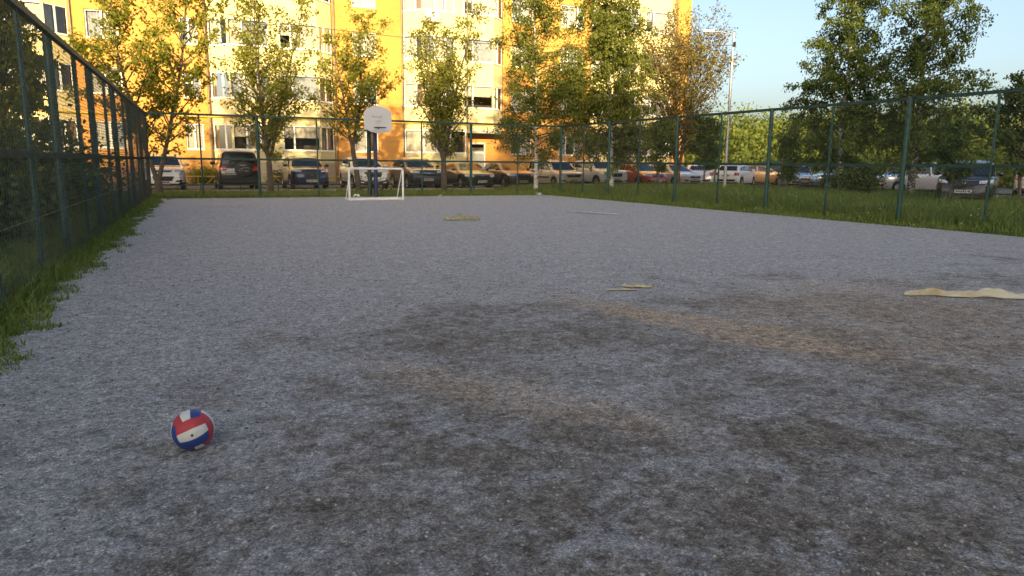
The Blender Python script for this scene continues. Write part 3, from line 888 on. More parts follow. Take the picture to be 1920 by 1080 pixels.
shrub((-2.5, 12.6, 0), 'tall dark bush beside the near left tree', 1.5, 2.1, 4200, M['dark'], 221, group='bushes outside the left fence')
shrub((-2.3, 18.2, 0), 'tall dark bush under the left tree that tops the rail', 1.5, 2.2, 4200, M['dark'], 223, group='bushes outside the left fence')
shrub((-1.9, 25.0, 0), 'spreading dark bush near the far left corner', 1.4, 1.9, 4000, M['dark'], 225, group='bushes outside the left fence')

# far-off wood
r = np.random.default_rng(5)
cen = []; trunks = MB()
for k in range(330):
    azm = R(r.uniform(30, 76)); dist_ = r.uniform(74, 125)
    x, y = math.sin(azm) * dist_, math.cos(azm) * dist_
    hh = r.uniform(5.6, 8.2) * (0.62 + dist_ / 230)
    ww = r.uniform(2.0, 3.4)
    n = 620
    u = r.normal(size=(n, 3)); u /= np.linalg.norm(u, axis=1)[:, None]
    rad_ = r.uniform(0.45, 1.05, n)[:, None]
    p = u * rad_ * (ww, ww, hh * 0.46) + (x, y, hh * 0.54)
    lump = 1 + 0.22 * np.sin(p[:, 0] * 2.1 + k) * np.cos(p[:, 2] * 1.7)
    p[:, 0] = x + (p[:, 0] - x) * lump; p[:, 1] = y + (p[:, 1] - y) * lump
    cen.append(p)
    trunks.tube([(x, y, 0), (x, y, hh * 0.8)], [0.16, 0.06], 5)
cen = np.concatenate(cen)
v = leaf_quads(cen, 0.23, r=r)
tv = np.array(trunks.v); nf = [len(f) for f in trunks.f]
fo = link('forest', array_mesh('forest', np.concatenate([v, tv]), [4] * len(cen) + nf, np.concatenate([np.arange(len(v)), np.array([i + len(v) for f in trunks.f for i in f])])), None, [M['forest']])
tag(fo, 'sunlit wood of bushy green trees beyond the car park', 'forest', kind='stuff')
# undergrowth at the far side of the road
n = 30000
azm = np.radians(r.uniform(44, 78, n)); dd_ = r.uniform(60, 74, n)
cen = np.stack([np.sin(azm) * dd_, np.cos(azm) * dd_, r.gamma(2.0, 0.55, n)], 1)
v = leaf_quads(cen, 0.2, r=r)
tag(link('undergrowth', array_mesh('undergrowth', v, [4] * n, np.arange(len(v))), None, [M['forest']]), 'bushy green undergrowth along the far side of the road', 'undergrowth', kind='stuff')

# ------------------------------------------------------------------ grass
def grass(name, pos, hgt, label, wd=0.008, heads=0, hs=0.02, mat=None):
    n = len(pos)
    a = rng.uniform(0, 2 * math.pi, n); b = rng.uniform(0, 2 * math.pi, n)
    h_ = hgt[:, None]
    side = np.stack([np.cos(a), np.sin(a), np.zeros(n)], 1) * (wd * rng.uniform(0.7, 1.4, n))[:, None]
    bend = np.stack([np.cos(b), np.sin(b), np.zeros(n)], 1) * (hgt * rng.uniform(0.15, 0.75, n))[:, None]
    up_ = np.array([0, 0, 1.0])
    p0 = pos - side; p1 = pos + side
    mid_ = pos + bend * 0.3 + up_ * h_ * 0.58
    p2 = mid_ + side * 0.75; p3 = mid_ - side * 0.75
    tip = pos + bend + up_ * h_ * 0.95
    v = np.stack([p0, p1, p2, p3, tip], 1).reshape(-1, 3)
    k = np.arange(n)[:, None] * 5
    q = np.concatenate([k + 0, k + 1, k + 2, k + 3, k + 3, k + 2, k + 4], 1).ravel()
    sz = np.tile([4, 3], n)
    mats = [mat or M['grass']]
    nm = len(sz)
    if heads:
        sel = rng.choice(n, heads, replace=False)
        hv = leaf_quads(tip[sel] + (0, 0, hs), hs * 1.2, r=rng)
        hv2 = leaf_quads(tip[sel] + (0, 0, hs), hs * 1.2, r=rng)
        q = np.concatenate([q, np.arange(len(hv) * 2) + len(v)])
        v = np.concatenate([v, hv, hv2]); sz = np.concatenate([sz, [4] * (2 * heads)])
        mats.append(M['seed'])
    me = array_mesh(name, v, sz, q)
    o = link(name, me, None, mats)
    if heads:
        mi = np.zeros(len(me.polygons), dtype=np.int32); mi[nm:] = 1
        me.polygons.foreach_set('material_index', mi)
    return tag(o, label, 'grass', kind='stuff')
M['seed'] = plain('seed_head', (0.36, 0.36, 0.26), 0.9, var=0.2)

def nz2(x, y, s, o=0.0): return np.array([noise.noise(Vector((a * s, b * s, o))) for a, b in zip(x, y)])
# left verge: ragged edge to the right of the fence
def tufts(cx, cy, ch, per, spread, lean):
    """grass in clumps: blades of one tuft share a height and a lean"""
    n = len(cx)
    x = np.repeat(cx, per) + rng.normal(0, spread, n * per); y = np.repeat(cy, per) + rng.normal(0, spread, n * per)
    h_ = np.repeat(ch, per) * rng.uniform(0.45, 1.25, n * per)
    return x, y, h_
n = 3600
y = 3.6 + 26.0 * rng.uniform(0, 1, n) ** 1.5
edge = -1.735 + 0.063 * y + 0.26 - 0.08 * np.clip((7.5 - y) / 3.0, 0, 1)
wob_ = nz2(y * 0 + 1, y, 1.3) * 0.20 + nz2(y * 0 + 4, y, 5.0) * 0.12
x = edge + wob_ - rng.exponential(0.55, n) + rng.normal(0, 0.12, n)
inside = np.clip((edge - x) / 0.55, 0.16, 1)
hg = (0.04 + 0.23 * inside) * rng.uniform(0.45, 1.35, n) * (1 + 0.4 * nz2(x, y, 2.0, 3))
x, y, hg = tufts(x, y, hg, 22, 0.045, 0)
grass('grass_verge', np.stack([x, y, np.full(len(x), 0.0)], 1), hg, 'long green grass growing through the foot of the left fence', 0.006, 90, 0.014)
# strip behind the far fence
n = 42000
x = rng.uniform(-2, 31, n); y = 28.75 - 0.066 * np.clip(x, 0, 16.5) - 0.1 + (rng.uniform(0, 1, n) ** 1.2) * 5.2
hg = rng.uniform(0.06, 0.20, n) * (1 + 0.7 * nz2(x, y, 0.8, 9))
grass('grass_strip', np.stack([x, y, np.full(n, 0.0)], 1), hg, 'short grass strip under the row of trees behind the far fence', 0.010, 40, 0.025)
# tall grass lawn to the right
n = 150000
t = rng.uniform(0, 1, n)
x = 15.95 + 15.4 * rng.uniform(0, 1, n) ** 1.35; y = 1.0 + 32.4 * t
hg = rng.uniform(0.10, 0.46, n) * (1 + 0.7 * nz2(x, y, 0.9, 2)) * np.clip((x - 15.6) / 1.2, 0.35, 1)
grass('tall_grass', np.stack([x, y, np.full(n, 0.0)], 1), hg, 'tall uncut grass with pale seed heads behind the right fence', 0.012, 1100, 0.024)
# lawn beyond the left fence and before the building
n = 26000
x = rng.uniform(-12, -1.9, n); y = rng.uniform(4, 33, n); x = np.minimum(x, -2.2 + 0.063 * y)
grass('rough_grass', np.stack([x, y, np.full(n, 0.0)], 1), rng.uniform(0.1, 0.4, n), 'rough dark grass outside the left fence', 0.010, 120, 0.02)
n = 14000
x = rng.uniform(-8, 24, n); y = rng.uniform(41.5, 45.0, n)
grass('front_lawn', np.stack([x, y, np.full(n, 0.02)], 1), rng.uniform(0.06, 0.22, n), 'lawn between the yellow low fence and the brick wall', 0.014)

# loose stones on the court near the camera
n = 24000
a = rng.uniform(YAW - 0.75, YAW + 0.75, n); dd_ = 1.5 + 9.0 * rng.uniform(0, 1, n) ** 1.25
x, y = np.sin(a) * dd_, np.cos(a) * dd_
keep = (x > left_edge(y) + 0.35) & (x < 15.8); x, y = x[keep], y[keep]; n = len(x)
s = 0.0018 + 0.0095 * rng.uniform(0, 1, n) ** 6 + 0.0008 * dd_[keep] * 0.3
s[rng.choice(n, 90)] *= 2.0
oct_ = np.array([[1, 0, 0], [0, 1, 0], [-1, 0, 0], [0, -1, 0], [0, 0, 0.7], [0, 0, -0.7]])
fi = np.array([[0, 1, 4], [1, 2, 4], [2, 3, 4], [3, 0, 4], [1, 0, 5], [2, 1, 5], [3, 2, 5], [0, 3, 5]])
jit = 1 + rng.uniform(-0.35, 0.35, (n, 6, 3))
th = rng.uniform(0, 6.28, n)
base_ = oct_[None] * jit * s[:, None, None]
rx = base_[:, :, 0] * np.cos(th)[:, None] - base_[:, :, 1] * np.sin(th)[:, None]
ry = base_[:, :, 0] * np.sin(th)[:, None] + base_[:, :, 1] * np.cos(th)[:, None]
v = np.stack([rx + x[:, None], ry + y[:, None], base_[:, :, 2] + 0.012 + s[:, None] * 0.2], 2).reshape(-1, 3)
q = (np.arange(n)[:, None, None] * 6 + fi[None]).ravel()
m = NT('loose_stone')
ri = m.n('ShaderNodeNewGeometry').outputs['Random Per Island']
m.l(m.ramp(ri, [(0.0, (0.10, 0.10, 0.105)), (0.5, (0.24, 0.24, 0.25)), (1.0, (0.40, 0.395, 0.39))]), m.b.inputs['Base Color'])
m.b.inputs['Roughness'].default_value = 0.9
M['stone'] = m.mat
tag(link('gravel', array_mesh('gravel', v, [3] * (8 * n), q), None, [M['stone']]), 'loose grey grit scattered over the playing court', 'gravel', kind='stuff')

# ------------------------------------------------------------------ cars
def paint(name, c, metal=0.25, rough=0.28):
    return plain(name, c, rough, metal, var=0.05, scale=1.5, coat=1.0)
PAINT = {
    'white': paint('white_car_paint', (0.72, 0.72, 0.71), 0.0), 'black': paint('black_car_paint', (0.012, 0.012, 0.013)),
    'blue': paint('dark_blue_car_paint', (0.018, 0.024, 0.075)), 'grey': paint('dark_grey_car_paint', (0.035, 0.035, 0.038)),
    'red': paint('red_car_paint', (0.38, 0.055, 0.03)), 'beige': paint('beige_car_paint', (0.56, 0.50, 0.44), 0.1),
    'silver': paint('silver_car_paint', (0.42, 0.43, 0.45), 0.5), 'brown': paint('dark_brown_car_paint', (0.05, 0.03, 0.022)),
    'steelblue': paint('steel_blue_car_paint', (0.16, 0.19, 0.25), 0.4), 'orange': paint('orange_car_paint', (0.55, 0.30, 0.13), 0.2),
    'royal': paint('royal_blue_car_paint', (0.03, 0.07, 0.22)),
}
TYPES = {
    'suv': dict(L=4.42, W=1.84, H=1.66, r=0.345, ax=(0.86, 3.50), belt=[(0, .74), (.05, .90), (.25, 1.00), (1.15, 1.08), (3.6, 1.14), (4.25, 1.12), (4.36, 1.0), (4.42, .86)],
                roof=[(0, 0), (1.02, 1.05), (1.85, 1.55), (2.4, 1.66), (3.4, 1.61), (3.85, 1.53), (4.26, 1.12), (4.42, 0)], wr=.74, nose=.70, tail=.78, clad=True, win=(1.35, 3.95)),
    'hatch': dict(L=4.1, W=1.74, H=1.50, r=0.31, ax=(0.80, 3.35), belt=[(0, .64), (.05, .76), (.22, .84), (1.0, .96), (3.4, 1.02), (3.95, 1.0), (4.06, .88), (4.1, .75)],
                  roof=[(0, 0), (.92, .93), (1.85, 1.42), (2.3, 1.50), (3.1, 1.46), (3.55, 1.38), (3.97, .99), (4.1, 0)], wr=.73, nose=.66, tail=.76, clad=False, win=(1.3, 3.6)),
    'sedan': dict(L=4.75, W=1.82, H=1.46, r=0.325, ax=(0.92, 3.72), belt=[(0, .62), (.05, .72), (.25, .80), (1.25, .94), (3.6, 1.0), (4.5, 1.0), (4.7, .9), (4.75, .75)],
                  roof=[(0, 0), (1.15, .92), (2.05, 1.38), (2.55, 1.46), (3.2, 1.42), (3.5, 1.36), (4.15, 1.0), (4.6, .98), (4.75, 0)], wr=.70, nose=.66, tail=.75, clad=False, win=(1.6, 3.95)),
    'wagon': dict(L=4.47, W=1.75, H=1.66, r=0.315, ax=(0.82, 3.72), belt=[(0, .62), (.05, .78), (.25, .88), (1.05, .99), (3.6, 1.04), (4.32, 1.04), (4.42, .95), (4.47, .8)],
                  roof=[(0, 0), (.95, .97), (1.72, 1.50), (2.2, 1.62), (3.4, 1.66), (4.12, 1.60), (4.36, 1.03), (4.47, 0)], wr=.76, nose=.70, tail=.82, clad=False, win=(1.25, 4.15)),
    'offroad': dict(L=4.5, W=1.86, H=1.86, r=0.38, ax=(0.80, 3.55), belt=[(0, .85), (.05, 1.0), (.2, 1.08), (1.25, 1.15), (3.6, 1.20), (4.42, 1.20), (4.47, 1.1), (4.5, .9)],
                    roof=[(0, 0), (1.2, 1.12), (1.75, 1.70), (2.2, 1.82), (3.0, 1.86), (4.05, 1.83), (4.28, 1.74), (4.44, 1.19), (4.5, 0)], wr=.75, nose=.86, tail=.90, clad=True, win=(1.45, 4.2)),
}
_smooth_k = np.exp(-0.5 * (np.arange(-3, 4) / 1.3) ** 2); _smooth_k /= _smooth_k.sum()
def smooth_interp(xs, keys):
    dx = np.linspace(xs[0], xs[-1], 240)
    v = np.interp(dx, [k[0] for k in keys], [k[1] for k in keys])
    vp = np.pad(v, 6, mode='edge')
    kk = np.exp(-0.5 * (np.arange(-6, 7) / 2.6) ** 2); kk /= kk.sum()
    return np.interp(xs, dx, np.convolve(vp, kk, 'valid'))

def body_mesh(T):
    L, W, H, rw = T['L'], T['W'], T['H'], T['r']
    hw = W / 2
    xs = np.concatenate([[0, .02, .05, .1, .16, .24, .34], np.linspace(.44, L - .44, 76), [L - .34, L - .24, L - .16, L - .1, L - .05, L - .02, L]])
    belt = smooth_interp(xs, T['belt']); roof = smooth_interp(xs, T['roof'])
    plan = smooth_interp(xs, [(0, T['nose']), (.06, T['nose'] + .12), (.2, .91), (.5, .975), (1.0, 1), (L - .9, 1), (L - .3, .95), (L - .06, T['tail'] + .08), (L, T['tail'])])
    gc = 0.20 if not T['clad'] else 0.24
    vs, n_half = [], 0
    rows = []
    for i, x in enumerate(xs):
        z0 = gc + max(0, .22 - x * .8) * .5 + max(0, .25 - (L - x)) * .5
        for xa in T['ax']:
            R_ = rw + 0.055
            if abs(x - xa) < R_: z0 = max(z0, rw - 0.02 + math.sqrt(R_ * R_ - (x - xa) ** 2))
        w_ = hw * plan[i]
        b = belt[i]
        zr = max(roof[i], b + 0.035)
        t_ = min(1, max(0, (zr - b) / (H - b)))
        wrf = hw * (0.86 + (T['wr'] - 0.86) * t_) * (0.55 + 0.45 * plan[i])
        half = [(0.0, z0), (w_ * .90, z0)]
        for f, k in ((.06, .965), (.16, .985), (.40, 1.0), (.70, .992), (.90, .972), (1.0, .945)):
            half.append((w_ * k, z0 + (b - z0) * f))
        wb = w_ * .945
        for f in (.06, .30, .60, .86):
            g = f ** 1.12
            half.append((wb * 0.985 + (wrf - wb * 0.985) * g, b + (zr - b) * f))
        half += [(wrf * .93, b + (zr - b) * .965), (wrf * .72, zr + .004), (wrf * .38, zr + .014), (0.0, zr + .018)]
        rows.append(half)
    n = len(rows[0])
    ring = 2 * n - 2
    for i, x in enumerate(xs):
        h_ = rows[i]
        for y, z in h_: vs.append((L / 2 - x, y, z))
        for y, z in h_[-2:0:-1]: vs.append((L / 2 - x, -y, z))
    fs, mi = [], []
    for i in range(len(xs) - 1):
        for k in range(ring):
            k2 = (k + 1) % ring
            fs.append((i * ring + k, i * ring + k2, (i + 1) * ring + k2, (i + 1) * ring + k))
            kk = k if k < n - 1 else ring - 1 - k
            mi.append(1 if (kk <= 0 or (T['clad'] and kk <= 2) or kk == 1) else 0)
    fs.append(tuple(range(ring))); mi.append(0)
    fs.append(tuple(range((len(xs) - 1) * ring, len(xs) * ring))[::-1]); mi.append(0)
    return vs, fs, mi

_bodies = {}
_wheels = {}
def get_wheel(rw):
    if rw in _wheels: return _wheels[rw]
    def lathe(prof, n=28):
        b = MB(); vs = []; fs = []
        for (y, r_) in prof:
            for k in range(n): vs.append((r_ * math.cos(2 * math.pi * k / n), y, r_ * math.sin(2 * math.pi * k / n)))
        for i in range(len(prof) - 1):
            for k in range(n): fs.append((i * n + k, i * n + (k + 1) % n, (i + 1) * n + (k + 1) % n, (i + 1) * n + k))
        b.add(vs, fs); return b
    t = lathe([(-.1, rw * .66), (-.1, rw * .9), (-.08, rw * .985), (-.05, rw), (.05, rw), (.08, rw * .985), (.1, rw * .9), (.1, rw * .66), (.05, rw * .64), (-.05, rw * .64), (-.1, rw * .66)])
    to = t.build('tyre', M['rubber'], None, True)
    d = lathe([(.03, 0.001), (.03, rw * .63), (.095, rw * .66), (.098, rw * .63), (.06, rw * .60)])
    for k in range(5):
        a = 2 * math.pi * k / 5
        ca, sa = math.cos(a), math.sin(a)
        px_, pz = -sa * rw * .09, ca * rw * .09
        q = [(ca * rw * .12 + px_, .085, sa * rw * .12 + pz), (ca * rw * .62 + px_ * .8, .09, sa * rw * .62 + pz * .8), (ca * rw * .62 - px_ * .8, .09, sa * rw * .62 - pz * .8), (ca * rw * .12 - px_, .085, sa * rw * .12 - pz)]
        d.add(q + [(x, .04, z) for x, y, z in q], [(0, 1, 2, 3), (0, 1, 5, 4), (2, 3, 7, 6), (1, 2, 6, 5)])
    d.tube([(0, .035, 0), (0, .09, 0)], rw * .16, 14)
    ro = d.build('rim', M['alloy'], None, True)
    _wheels[rw] = (to.data, ro.data)
    bpy.data.objects.remove(to); bpy.data.objects.remove(ro)
    return _wheels[rw]

def make_car(name, label, typ, color, pos, heading, group, cat='car', front=None, rear=True, face=None, trim=None):
    """heading = compass angle the bonnet points to, clockwise from +Y"""
    T = TYPES[typ]
    L, W, H, rw = T['L'], T['W'], T['H'], T['r']
    if typ not in _bodies:
        _bodies[typ] = body_mesh(T)
    vs, fs, mi = _bodies[typ]
    root = empty(name, (pos[0], pos[1], 0.004), math.pi / 2 - heading)
    tag(root, label, cat, group)
    b = MB(); b.v, b.f, b.m = list(vs), list(fs), list(mi)
    body = b.build('body', [PAINT[color], M['black_plastic']], root, True)
    bvh = BVHTree.FromPolygons([Vector(v_) for v_ in vs], fs)
    def proj(kind, u, v, off):
        if kind == 'front': o_, d_ = Vector((L, u, v)), Vector((-1, 0, 0))
        elif kind == 'rear': o_, d_ = Vector((-L, u, v)), Vector((1, 0, 0))
        elif kind == 'left': o_, d_ = Vector((L / 2 - u, 3, v)), Vector((0, -1, 0))
        else: o_, d_ = Vector((L / 2 - u, -3, v)), Vector((0, 1, 0))
        h_, nrm, _, _ = bvh.ray_cast(o_, d_)
        if h_ is None: return None
        if nrm.dot(d_) > 0: nrm = -nrm
        return h_ + nrm * off - d_ * off * 0.4
    def decal(nm, kind, quads, mat, off=0.006, nu=10, nv=6, parent=None, thick=True):
        mbx = MB()
        for c0, c1, c2, c3 in quads:
            gr = []
            for j in range(nv + 1):
                for i in range(nu + 1):
                    s_, t_ = i / nu, j / nv
                    u = (c0[0] * (1 - s_) + c1[0] * s_) * (1 - t_) + (c3[0] * (1 - s_) + c2[0] * s_) * t_
                    v = (c0[1] * (1 - s_) + c1[1] * s_) * (1 - t_) + (c3[1] * (1 - s_) + c2[1] * s_) * t_
                    gr.append(proj(kind, u, v, off))
            f_ = []
            for j in range(nv):
                for i in range(nu):
                    a_ = [j * (nu + 1) + i, j * (nu + 1) + i + 1, (j + 1) * (nu + 1) + i + 1, (j + 1) * (nu + 1) + i]
                    if all(gr[k] is not None for k in a_): f_.append(tuple(a_))
            if f_: mbx.add([g if g is not None else (0, 0, 0.5) for g in gr], f_)
        if not mbx.f: return None
        return mbx.build(nm, mat, parent or root, True)
    bx = lambda x: float(np.interp(x, [k[0] for k in T['belt']], [k[1] for k in T['belt']]))
    rx_ = lambda x: float(np.interp(x, [k[0] for k in T['roof']], [k[1] for k in T['roof']]))
    hw = W / 2
    wr = hw * T['wr']
    ws0 = T['roof'][1][0]; ws1 = T['roof'][2][0]; 
    zb0 = bx(ws0) + 0.05; zt0 = T['roof'][2][1] - 0.01
    decal('windshield', 'front', [((-hw * .80, zb0 + .02), (hw * .80, zb0 + .02), (wr * .86, zt0), (-wr * .86, zt0))], M['car_glass'], 0.007, 16, 8)
    rk = [k for k in T['roof'] if k[1] > 0]
    if typ == 'sedan': rzb, rzt = 1.05, 1.33
    else: rzb, rzt = T['belt'][5][1] + 0.05, rk[-2][1] - 0.03
    decal('rear_window', 'rear', [((-hw * .74, rzb), (hw * .74, rzb), (wr * .84, rzt), (-wr * .84, rzt))], M['car_glass'], 0.007, 14, 6)
    w0, w1 = T['win']; wm = w0 + (w1 - w0) * .47; wq = w0 + (w1 - w0) * .84
    def top(x): return rx_(x) - 0.12 if rx_(x) - bx(x) > .2 else bx(x) + .05
    for sd in ('left', 'right'):
        z = lambda x: bx(x) + 0.045
        x2 = min(ws1 + .1, wm - .15)
        decal('side_window', sd, [((w0, z(w0)), (x2, z(x2)), (x2, top(x2)), (w0 + .02, min(top(w0), z(w0) + .12))), ((x2, z(x2)), (wm - .04, z(wm)), (wm - .04, top(wm)), (x2, top(x2)))], M['car_glass'], 0.006, 6, 5)
        decal('side_window', sd, [((wm + .04, z(wm)), (wq - .03, z(wq)), (wq - .03, top(wq)), (wm + .04, top(wm)))], M['car_glass'], 0.006, 8, 5)
        decal('side_window', sd, [((wq + .03, z(wq)), (w1, z(w1)), (w1 - .06, max(z(w1) + .06, top(w1 - .06) - .04)), (wq + .03, top(wq) - .005))], M['car_glass'], 0.006, 6, 5)
        for xh in (wm - .22, wq - .18):
            decal('door_handle', sd, [((xh, bx(xh) - .11), (xh + .17, bx(xh) - .11), (xh + .17, bx(xh) - .075), (xh, bx(xh) - .075))], PAINT[color], 0.025, 3, 1)
        if trim:
            decal('side_moulding', sd, [((1.3, .58), (3.1, .58), (3.1, .66), (1.3, .66))], M['black_plastic'], 0.012, 10, 1)
    zh = bx(0.22)
    F = dict(hl_y=(.50, .93), hl_z=(-.17, -.03), gr=(.46, -.20, -.06), intake=(.5, .34, .46), plate=.50)
    F.update(face or {})
    hy0, hy1 = F['hl_y'][0] * hw, F['hl_y'][1] * hw; hz0, hz1 = zh + F['hl_z'][0], zh + F['hl_z'][1]
    for s_ in (1, -1):
        decal('headlight', 'front', [((s_ * hy0, hz0 + .02), (s_ * hy1, hz0 + .05), (s_ * hy1, hz1 + .03), (s_ * hy0, hz1 - .01))], M['lamp_glass'], 0.008, 8, 3)
        if F.get('fog', True):
            decal('fog_light', 'front', [((s_ * hw * .52, .40), (s_ * hw * .80, .42), (s_ * hw * .82, .52), (s_ * hw * .55, .47))], M['black_plastic'], 0.008, 6, 3)
    g_ = F['gr']
    if g_:
        decal('grille', 'front', [((-hw * g_[0] * .82, zh + g_[1]), (hw * g_[0] * .82, zh + g_[1]), (hw * g_[0], zh + g_[2]), (-hw * g_[0], zh + g_[2]))], M['black_plastic'], 0.009, 10, 3)
        if F.get('chrome', True):
            decal('grille_bar', 'front', [((-hw * g_[0] * .95, zh + g_[2] - .03), (hw * g_[0] * .95, zh + g_[2] - .03), (hw * g_[0] * .97, zh + g_[2] - .01), (-hw * g_[0] * .97, zh + g_[2] - .01))], M['chrome'], 0.016, 10, 1)
        decal('badge', 'front', [((-.05, zh + (g_[1] + g_[2]) / 2 - .03), (.05, zh + (g_[1] + g_[2]) / 2 - .03), (.05, zh + (g_[1] + g_[2]) / 2 + .04), (-.05, zh + (g_[1] + g_[2]) / 2 + .04))], M['chrome'], 0.022, 2, 2)
    i_ = F['intake']
    decal('air_intake', 'front', [((-hw * i_[0] * .8, i_[1]), (hw * i_[0] * .8, i_[1]), (hw * i_[0], i_[2]), (-hw * i_[0], i_[2]))], M['black_plastic'], 0.009, 10, 3)
    def number_plate(kind, z, y=0.0):
        pl = decal('number_plate', kind, [((y - .26, z - .056), (y + .26, z - .056), (y + .26, z + .056), (y - .26, z + .056))], M['plate_white'], 0.024, 4, 1)
        if pl:
            qs = [((y + a_, z - .035), (y + a_ + .036, z - .035), (y + a_ + .036, z + .035), (y + a_, z + .035)) for a_ in (-.22, -.165, -.11, -.055, 0.0, .055, .14, .185)]
            decal('plate_characters', kind, qs, M['ink'], 0.028, 1, 1, pl)
    number_plate('front', F['plate'])
    zt = T['belt'][5][1]
    for s_ in (1, -1):
        decal('tail_light', 'rear', [((s_ * hw * .60, zt - .26), (s_ * hw * .90, zt - .26), (s_ * hw * .90, zt - .06), (s_ * hw * .62, zt - .06))], M['tail_red'], 0.008, 6, 4)
    decal('rear_bumper', 'rear', [((-hw * .78, .36), (hw * .78, .36), (hw * .80, .50), (-hw * .80, .50))], M['black_plastic'], 0.010, 10, 2)
    number_plate('rear', zt - .26 if typ != 'offroad' else .80, 0.0 if typ != 'offroad' else 0.42)
    td, rd = get_wheel(rw)
    for xa in T['ax']:
        for s_ in (1, -1):
            wl = empty('wheel', (L / 2 - xa, s_ * (hw - .115), rw), 0 if s_ > 0 else math.pi)
            wl.parent = root
            for nm, da in (('tyre', td), ('rim', rd)):
                o = bpy.data.objects.new(nm, da); col.objects.link(o); o.parent = wl
    for s_ in (1, -1):
        xm = L / 2 - (w0 + .12); zm = bx(w0) + .10
        bm = bmesh.new(); bmesh.ops.create_uvsphere(bm, u_segments=14, v_segments=8, radius=1)
        for v_ in bm.verts: v_.co = Vector((xm + v_.co.x * (.085 if v_.co.x > 0 else .03), s_ * (hw + .085) + v_.co.y * .115, zm + v_.co.z * .082))
        me = bpy.data.meshes.new('wing_mirror'); bm.to_mesh(me); bm.free()
        mo = link('wing_mirror', me, root, [PAINT[color]]); me.polygons.foreach_set('use_smooth', [True] * len(me.polygons))
        b2 = MB(); b2.bar((xm, s_ * (hw * .90), zm - .05), (xm, s_ * (hw + .02), zm - .03), .05, .03); b2.build('mirror_stalk', M['black_plastic'], mo)
    return root, decal

SO = math.pi + 0.03       # bonnet towards the court
G1 = 'cars parked in a row behind the far fence'
def rowcar(label, typ, color, x, dy=0.0, rev=False, hd=0.0, **k):
    L = TYPES[typ]['L']
    yf = 35.5 - 0.05 * x + dy
    return make_car('parked_car', label, typ, color, (x, yf + L / 2), (0.03 if rev else SO) + hd, G1, **k)
rowcar('white compact crossover facing the court behind the twin maple', 'suv', 'white', 0.74, face=dict(hl_y=(.52, .95), gr=(.42, -.14, -.06), intake=(.48, .46, .66), plate=.40))
cr, dec = rowcar('boxy black off-roader seen from behind with a covered spare wheel', 'offroad', 'black', 3.92, -0.2, True)
sw = MB(); n = 32
prof = [(0.0, 0.001), (0.0, .30), (0.015, .345), (0.06, .36), (0.20, .36)]
vs_ = []; fs_ = []
for d_, r_ in prof:
    for k in range(n): vs_.append((-2.47 + d_ - .0, -.14 + r_ * math.cos(2 * math.pi * k / n), .98 + r_ * math.sin(2 * math.pi * k / n)))
for i in range(len(prof) - 1):
    for k in range(n): fs_.append((i * n + k, i * n + (k + 1) % n, (i + 1) * n + (k + 1) % n, (i + 1) * n + k))
sw.add(vs_, fs_)
spare = sw.build('spare_wheel_cover', M['black_plastic'], cr, True)
sq = MB()
def squig(b, pts, r_=0.008):
    b.tube([(-2.474, -y, z) for y, z in pts], r_, 4)
squig(sq, [(0.0, .98), (.06, 1.05), (.10, 1.02), (.17, 1.09), (.25, 1.04), (.33, 1.08), (.40, 1.02)])
squig(sq, [(-.08, .90), (.0, 1.0)]); squig(sq, [(.10, .98), (.06, .90), (.03, .90)])
squig(sq, [(.18, .93), (.22, .91), (.24, .93), (.27, .91), (.29, .93), (.33, .91), (.37, .93)], 0.011)
sq.build('mountain_drawing', M['plate_white'], spare)
fc = bpy.data.curves.new('lettering', 'FONT'); fc.body = 'PAJERO'; fc.size = 0.085; fc.extrude = 0.001; fc.align_x = 'CENTER'; fc.materials.append(M['plate_white'])
fo_ = bpy.data.objects.new('lettering', fc); col.objects.link(fo_); fo_.parent = spare
fo_.location = (-2.474, -.14, 1.15); fo_.rotation_euler = (R(90), 0, R(-90))
bpy.context.view_layer.update()
lme = bpy.data.meshes.new_from_object(fo_.evaluated_get(bpy.context.evaluated_depsgraph_get()))
lo = link('lettering', lme, spare); lo.location = fo_.location; lo.rotation_euler = fo_.rotation_euler
bpy.data.objects.remove(fo_); lo.name = 'lettering'
rowcar('dark blue crossover with a large spindle grille facing the court', 'suv', 'blue', 7.15, face=dict(gr=(.40, -.44, -.10), intake=(.30, .34, .40), hl_z=(-.14, -.02), plate=.46, chrome=False))
rowcar('white seven seat crossover behind the small goal', 'suv', 'white', 10.15, face=dict(gr=(.46, -.34, -.10), hl_z=(-.10, -.03), intake=(.6, .34, .44), plate=.44))
rowcar('dark grey crossover parked right of the white one', 'suv', 'grey', 12.98, face=dict(gr=(.46, -.26, -.12), plate=.52))
rowcar('black hatchback half hidden behind the dark sedan', 'hatch', 'black', 15.0, 3.2, hd=-0.6)
rowcar('dark sedan with a chrome bar grille facing the court', 'sedan', 'grey', 15.95, face=dict(gr=(.52, -.14, -.04), plate=.42))
rowcar('dark brown hatchback behind the white birch stem', 'hatch', 'brown', 18.35, face=dict(gr=(.34, -.16, -.06), plate=.42))
rowcar('beige estate car with roof rails and black side mouldings', 'wagon', 'beige', 21.45, trim=True, face=dict(gr=(.55, -.22, -.06), intake=(.6, .30, .42), plate=.48))
rowcar('white crossover with black wheel arches under the weeping birch', 'suv', 'white', 24.3, face=dict(gr=(.40, -.30, -.10), plate=.50, hl_y=(.62, .94)))
rowcar('red orange hatchback at the right end of the row', 'hatch', 'red', 27.15, face=dict(gr=(.40, -.16, -.06), plate=.42))
rowcar('pale beige saloon standing beside the red hatchback', 'sedan', 'beige', 30.3, 0.5)
G2 = 'cars in the right hand car park'
D = math.radians
make_car('parked_car', 'white saloon seen from behind past the lamp post', 'sedan', 'white', (32.8, 37.2), D(38), G2)
